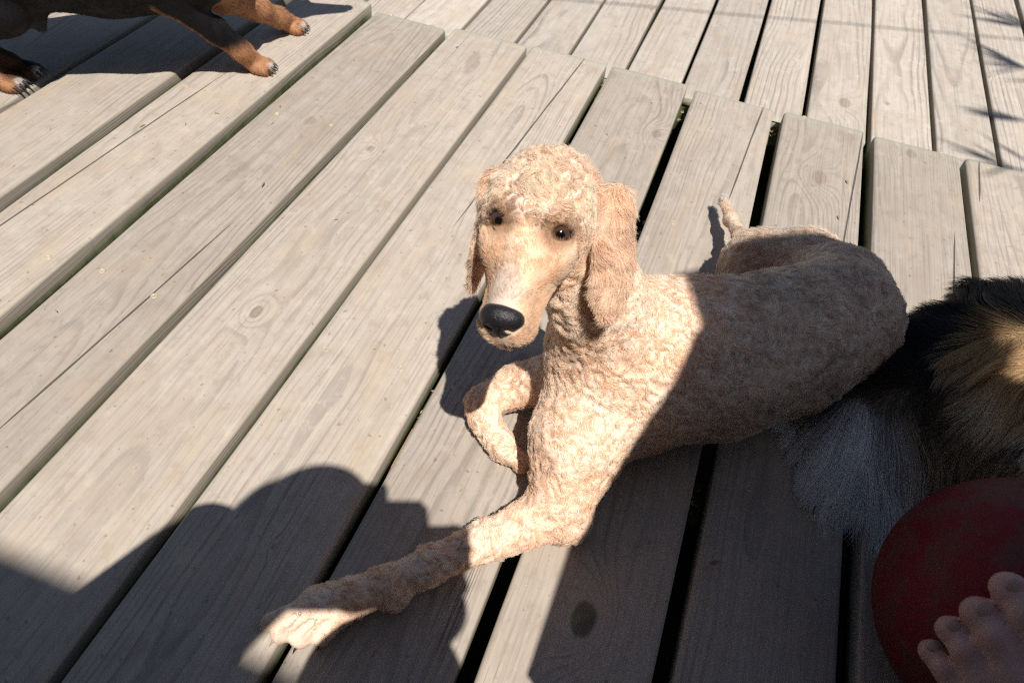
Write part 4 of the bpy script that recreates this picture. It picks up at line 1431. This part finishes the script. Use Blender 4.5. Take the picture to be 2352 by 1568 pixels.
# wide straw hat worn on the head
HV, HF = [], []
rings = [(0.001, 0.105), (0.05, 0.102), (0.080, 0.085), (0.092, 0.050), (0.098, 0.012), (0.125, 0.004), (0.168, -0.008), (0.169, -0.012), (0.125, -0.001), (0.095, 0.006), (0.088, 0.048), (0.07, 0.085), (0.001, 0.098)]
for r_, z_ in rings:
    for j in range(40):
        a_ = 2 * math.pi * j / 40
        HV.append((r_ * math.cos(a_), r_ * 1.08 * math.sin(a_), z_ + 0.006 * math.sin(2 * a_) * (r_ > 0.11)))
for k in range(len(rings) - 1):
    for j in range(40):
        HF.append((k * 40 + j, (k + 1) * 40 + j, (k + 1) * 40 + (j + 1) % 40, k * 40 + (j + 1) % 40))
hat = mesh_obj('straw_hat', HV, HF, plain('woven straw', (0.50, 0.39, 0.22), 0.8, 0.2, 0.25, 250.0, 0.002))
hat.location = hdc + M_([0, -0.012, 0.060])
hat.rotation_euler = (math.radians(-6), math.radians(-4), 0)
tag(hat, 'wide brimmed straw hat on the head of the standing person', 'hat')

# the photographer, sitting on the deck behind the lens
QB = Blob()
qh = M_([-0.018, -0.112, 0.902])
qup = unit(M_([0.155, 0.18, 0.22]) + CZ * 0.07)
qup = unit(qup - CZ * (qup @ CZ))
qls, qrs = M_([-0.350, -0.330, 0.680]), M_([0.000, -0.320, 0.680])
QB.chain([(M_([-0.17, -0.56, 0.125]), 0.125), (M_([-0.17, -0.50, 0.36]), 0.120), (M_([-0.175, -0.37, 0.58]), 0.120)], 0.06)
QB.cone(qls + M_([0.03, 0, 0]), qrs - M_([0.03, 0, 0]), 0.060, 0.060, 0.05)
QB.cone(M_([-0.175, -0.32, 0.68]), qh - qup * 0.075, 0.055, 0.048, 0.02)
head_shape(QB, qh, -CZ, qup, 0.80)
qle, qre = M_([-0.262, -0.165, 0.500]), M_([0.230, -0.210, 0.560])
qlw, qrw = M_([-0.165, -0.040, 0.635]), M_([0.068, -0.088, 0.690])
QB.chain([(qls, 0.058), (qle, 0.052), (qlw, 0.044)], 0.02)
QB.chain([(qrs, 0.058), (qre, 0.054), (qrw, 0.046)], 0.02)
for hp_, kn_, an_ in (((-0.085, -0.54, 0.105), (0.000, -0.026, 0.455), (0.04, -0.10, 0.065)), ((-0.260, -0.54, 0.105), (-0.182, -0.040, 0.500), (-0.21, -0.16, 0.065))):
    hp_, kn_, an_ = M_(hp_), M_(kn_), M_(an_)
    QB.chain([(hp_, 0.095), (kn_ * 0.6 + hp_ * 0.4, 0.072), (kn_, 0.060), (kn_ * 0.6 + an_ * 0.4, 0.052), (an_, 0.036)], 0.03)
    QB.chain([(an_ + M_([0, -0.03, -0.03]), 0.032), (an_ + M_([0, 0.10, -0.037]), 0.026), (an_ + M_([0, 0.17, -0.047]), 0.017)], 0.02)
QV, QQ = QB.mesh(0.0085)
QV = relax(QV, QQ, 1, 0.4)
GB = Blob()
GB.cone(qle * 0.25 + qlw * 0.75, qlw, 0.031, 0.026, 0.01)
GB.cone(qre * 0.25 + qrw * 0.75, qrw, 0.031, 0.026, 0.01)
GB.ell(qlw * 0.55 + M_([-0.095, -0.018, 0.672]) * 0.45, (0.045, 0.036, 0.020), np.stack([unit(M_([0.6, 0.5, 0.5])), unit(np.cross((0.6, 0.5, 0.5), CX)), unit(np.cross((0.6, 0.5, 0.5), np.cross((0.6, 0.5, 0.5), CX)))]), 0.012)
for i in range(4):          # left hand: fingers under and round the left side of the body
    b_ = M_([-0.098, -0.020, 0.668]) + CY * (0.022 - 0.017 * i) + CZ * 0.004
    m_ = b_ - CZ * (0.040 + 0.004 * (i in (1, 2))) - CX * 0.010
    e_ = m_ + CX * 0.026 - CZ * 0.012
    GB.cone(b_, m_, 0.0095, 0.0088, 0.005)
    GB.cone(m_, e_, 0.0088, 0.0072, 0.004)
GB.cone(M_([-0.098, -0.020, 0.672]) + CY * 0.012, M_([-0.098, -0.020, 0.672]) + CY * 0.022 + CX * 0.035 + CZ * 0.055, 0.0125, 0.0085, 0.006)
GB.ell(qrw * 0.5 + M_([0.084, -0.010, 0.722]) * 0.5, (0.042, 0.036, 0.020), np.stack([CX, CY, CZ]), 0.012)
for i in range(4):          # right hand: fingers round the grip
    b_ = M_([0.086, -0.008, 0.722]) + CY * (0.026 - 0.017 * i) + CZ * 0.01
    m_ = b_ - CZ * (0.036 + 0.004 * (i in (1, 2))) + CX * 0.004
    e_ = m_ - CX * 0.030 - CZ * 0.004
    GB.cone(b_, m_, 0.0095, 0.0088, 0.005)
    GB.cone(m_, e_, 0.0088, 0.0072, 0.004)
GB.cone(M_([0.084, -0.010, 0.725]) + CZ * 0.015, M_([0.084, -0.010, 0.725]) - CX * 0.045 + CY * 0.012 + CZ * 0.050, 0.0125, 0.0085, 0.006)
GV, GQ = GB.mesh(0.0032)
GV = relax(GV, GQ, 1, 0.4)
HVv, HQq = np.concatenate([QV, GV]), np.concatenate([QQ, GQ + len(QV)])
qc = np.tile(skin_c * 0.95, (len(HVv), 1)) * (1 + 0.10 * fbm(HVv * 40, 14))[:, None]
qc[hair_zone(HVv, qh, -CZ)] = np.array([0.05, 0.035, 0.025])
tors = (seg_dist(HVv, M_([-0.17, -0.56, 0.2]), M_([-0.175, -0.34, 0.66]))[0] < 0.19) & (HVv[:, 2] > 0.24) & (HVv[:, 1] < -0.25) & (np.sqrt(((HVv - qh) ** 2).sum(1)) > 0.15)
slv = np.minimum(np.minimum(seg_dist(HVv, qls, qle)[0], seg_dist(HVv, qrs, qre)[0]), np.minimum(seg_dist(HVv, qle, qlw * 0.85 + qle * 0.15)[0], seg_dist(HVv, qre, qrw * 0.85 + qre * 0.15)[0])) < 0.064
qc[tors | slv] = np.array([0.16, 0.17, 0.18])
qc[(((HVv[:, 2] <= 0.24) & (HVv[:, 1] < -0.385)) | ((HVv[:, 2] > 0.14) & (HVv[:, 2] < 0.53) & (HVv[:, 0] < 0.2))) & ~(tors | slv) & (np.arange(len(HVv)) < len(QV))] = np.array([0.07, 0.075, 0.09])
photog = quad_mesh('person', HVv, HQq, PSKIN, None, qc)
tag(photog, 'person in a grey shirt sitting on the deck with raised knees, holding the camera', 'person')
for s_ in (1, -1):
    V_, F_ = lathe_sphere(qh - CZ * 0.070 + CX * 0.026 * s_, np.eye(3), (0.011,) * 3, 12, 8)
    mesh_obj('eye', V_, F_, EYEWHITE, photog)

# the hand-held camera, its lens just behind the viewpoint
BLACKP = plain('black camera shell', (0.02, 0.02, 0.021), 0.5, 0.4, 0.2, 500.0)
GLASS = plain('dark lens glass', (0.01, 0.01, 0.015), 0.08, 0.6, 0.1)
cm = empty('photo_camera', EYE)
cm.matrix_world = cam_ob.matrix_world.copy()
tag(cm, 'black hand held camera in both hands of the sitting person', 'camera')
bm = bmesh.new()
for c_, s_ in (((0.0, 0.026, 0.118), (0.140, 0.094, 0.052)), ((0.0, 0.064, 0.115), (0.062, 0.052, 0.062)), ((0.058, 0.022, 0.096), (0.028, 0.088, 0.030))):
    r = bmesh.ops.create_cube(bm, size=1.0)
    for v in r['verts']:
        v.co = Vector((v.co.x * s_[0] + c_[0], v.co.y * s_[1] + c_[1], v.co.z * s_[2] + c_[2]))
bmesh.ops.bevel(bm, geom=bm.edges[:], offset=0.007, segments=3, affect='EDGES', profile=0.5)
me = bpy.data.meshes.new('camera_body')
bm.to_mesh(me)
bm.free()
me.materials.append(BLACKP)
link(bpy.data.objects.new('camera_body', me), cm)
LV, LF = [], []
prof = [(0.001, 0.012), (0.030, 0.010), (0.036, 0.006), (0.039, 0.004), (0.039, 0.022), (0.0405, 0.024), (0.0405, 0.045), (0.038, 0.047), (0.038, 0.085), (0.034, 0.094), (0.001, 0.094)]
for r_, z_ in prof:
    for j in range(32):
        a_ = 2 * math.pi * j / 32
        LV.append((r_ * math.cos(a_), r_ * math.sin(a_), z_ + 0.003))
for k in range(len(prof) - 1):
    for j in range(32):
        LF.append((k * 32 + j, k * 32 + (j + 1) % 32, (k + 1) * 32 + (j + 1) % 32, (k + 1) * 32 + j))
mesh_obj('lens', LV, LF, BLACKP, cm)

# ------------------------------------------------------------------ house with a roof behind the viewer
house = empty('house', (0, -1.9, GROUND_Z))
tag(house, 'house wall and overhanging roof behind the deck', 'house')
WALLM = plain('painted wall boards', (0.36, 0.33, 0.28), 0.7, 0.2, 0.08, 6.0)
ROOFM = plain('grey roofing', (0.10, 0.10, 0.105), 0.8, 0.2, 0.2, 8.0)
EAVE_Z = 2.5
EAVE_Y = 0.126 - 0.4300 * EAVE_Z
w_ = box('wall', (-5, -2.1, GROUND_Z), (5, -1.95, EAVE_Z + 0.35), WALLM, None, 0.01)
r_ = None
rv = [(-5.4, EAVE_Y, EAVE_Z), (5.4, EAVE_Y, EAVE_Z), (5.4, -6.5, EAVE_Z + 1.9), (-5.4, -6.5, EAVE_Z + 1.9)]
rv += [(x_, y_, z_ + 0.10) for x_, y_, z_ in rv]
r_ = mesh_obj('roof', rv, [(0, 3, 2, 1), (4, 5, 6, 7), (0, 1, 5, 4), (1, 2, 6, 5), (2, 3, 7, 6), (3, 0, 4, 7)], ROOFM, smooth=False)
d_ = box('door', (-0.6, -1.949, -0.02), (0.4, -1.915, 2.05), plain('dark timber door', (0.12, 0.07, 0.04), 0.5, 0.3), None, 0.006)
for o in (w_, r_, d_):
    o.parent = house
    o.matrix_parent_inverse = Matrix.Translation((0, 1.9, -GROUND_Z))

# ------------------------------------------------------------------ tree with narrow leaves to the right of the deck, its tips over the boards
def tube(pts, rads, n=7):
    V_, F_ = [], []
    pts = [np.array(p_, float) for p_ in pts]
    for k, (p_, r_) in enumerate(zip(pts, rads)):
        t_ = unit(pts[min(k + 1, len(pts) - 1)] - pts[max(k - 1, 0)])
        a_ = unit(np.cross(t_, (0.31, 0.2, 0.93) if abs(t_[2]) < 0.9 else (1, 0, 0)))
        b_ = np.cross(t_, a_)
        for j in range(n):
            an = 2 * math.pi * j / n
            V_.append(p_ + (a_ * math.cos(an) + b_ * math.sin(an)) * r_)
    for k in range(len(pts) - 1):
        for j in range(n):
            F_.append((k * n + j, k * n + (j + 1) % n, (k + 1) * n + (j + 1) % n, (k + 1) * n + j))
    return V_, F_


tree = empty('tree', (2.15, 0.75, GROUND_Z))
tag(tree, 'narrow leaved tree beside the deck with branch tips hanging over it', 'tree')
BARK = plain('grey bark', (0.14, 0.11, 0.085), 0.9, 0.1, 0.35, 25.0, 0.01)
LEAF = plain('narrow green leaves', (0.055, 0.095, 0.03), 0.5, 0.3, 0.3, 5.0)
TP = M_([2.15, 0.75, GROUND_Z])
bv, bf = tube([(0, 0, 0), (0.03, 0.02, 1.0), (-0.03, 0.03, 1.9), (-0.08, 0.0, 2.7), (-0.05, 0.02, 3.4)], (0.12, 0.10, 0.08, 0.055, 0.03), 10)
lv, lf = [], []
rr = random.Random(21)


def branch(a, b, leaves=34, llen=0.17, spread=1.0):
    global bv, bf, lv, lf
    a, b = np.array(a, float), np.array(b, float)
    m_ = (a + b) / 2 + M_([0, 0, 0.10])
    v_, f_ = tube([a, m_, b], (0.016, 0.010, 0.004), 5)
    k = len(bv)
    bv = bv + v_
    bf = bf + [tuple(i + k for i in q_) for q_ in f_]
    dirb = unit(b - m_)
    for i in range(leaves):
        t_ = rr.uniform(0.55, 1.0) if i > 8 else 1.0
        p_ = m_ + (b - m_) * (t_ - 0.5) * 2
        d_ = unit(dirb * rr.uniform(0.5, 1.2) + M_([rr.gauss(0, 0.5), rr.gauss(0, 0.5), rr.gauss(-0.15, 0.35)]) * spread)
        w__ = unit(np.cross(d_, M_([rr.gauss(0, 0.4), rr.gauss(0, 0.4), 1])))
        up = np.cross(w__, d_)
        L_ = llen * rr.uniform(0.6, 1.1)
        hw = 0.0055
        k = len(lv)
        lv += [p_ - w__ * 0.001, p_ + w__ * 0.001, p_ + d_ * L_ * 0.45 + w__ * hw, p_ + d_ * L_ * 0.45 - w__ * hw, p_ + d_ * L_ * 0.45 + up * -0.003, p_ + d_ * L_ - M_([0, 0, L_ * 0.12])]
        lf += [(k, k + 1, k + 2, k + 4), (k, k + 4, k + 3), (k + 4, k + 2, k + 5), (k + 3, k + 4, k + 5)]


# branch tips whose shade falls on the boards
def above(g_, z_):
    return M_([g_[0] + 0.2716 * z_, g_[1] - 0.4266 * z_, z_]) - TP


for g_, z_, nl, ll in (((0.56, 1.40, 0), 1.75, 20, 0.17), ((0.60, 1.60, 0), 2.0, 12, 0.15), ((0.63, 1.86, 0), 2.1, 20, 0.17), ((0.66, 2.10, 0), 2.1, 26, 0.18), ((0.80, 1.75, 0), 2.0, 26, 0.17)):
    e_ = above(g_, z_)
    branch((-0.06, 0.0, 2.2), e_, nl, ll, 0.7)
for i in range(95):
    an = rr.uniform(0, 6.28)
    hh = rr.uniform(1.7, 3.4)
    ln_ = rr.uniform(0.35, 0.9) * (1.15 - 0.22 * (hh - 1.7))
    e_ = M_([math.cos(an) * ln_, math.sin(an) * ln_, hh + rr.uniform(-0.15, 0.35)])
    if e_[0] < -0.35 and e_[1] < 0.6:
        continue
    branch((-0.05, 0.01, hh), e_, 40, 0.17)
mesh_obj('trunk', bv, bf, BARK, tree)
mesh_obj('crown', lv, lf, LEAF, tree, smooth=False)

# clothes line strung above the far boards
post = empty('line_post', (-2.75, -0.29, GROUND_Z))
tag(post, 'timber post holding the washing line beside the deck', 'post')
pm = box('shaft', (-2.80, -0.34, GROUND_Z), (-2.70, -0.24, 2.36), plain('grey post timber', (0.28, 0.24, 0.2), 0.8, 0.2), None, 0.006)
pm.parent = post
pm.matrix_parent_inverse = Matrix.Translation((2.75, 0.29, -GROUND_Z))
la, lb = M_([-2.75, -0.29, 2.3]), M_([2.10, 1.345, 2.3])
pts = [la + (lb - la) * k / 24 - M_([0, 0, 0.10 * math.sin(math.pi * k / 24)]) for k in range(25)]
v_, f_ = tube(pts, [0.0032] * 25, 6)
tag(mesh_obj('washing_line', v_, f_, plain('washing line cord', (0.3, 0.3, 0.3), 0.6, 0.3)), 'thin washing line strung between the post and the tree', 'cord')
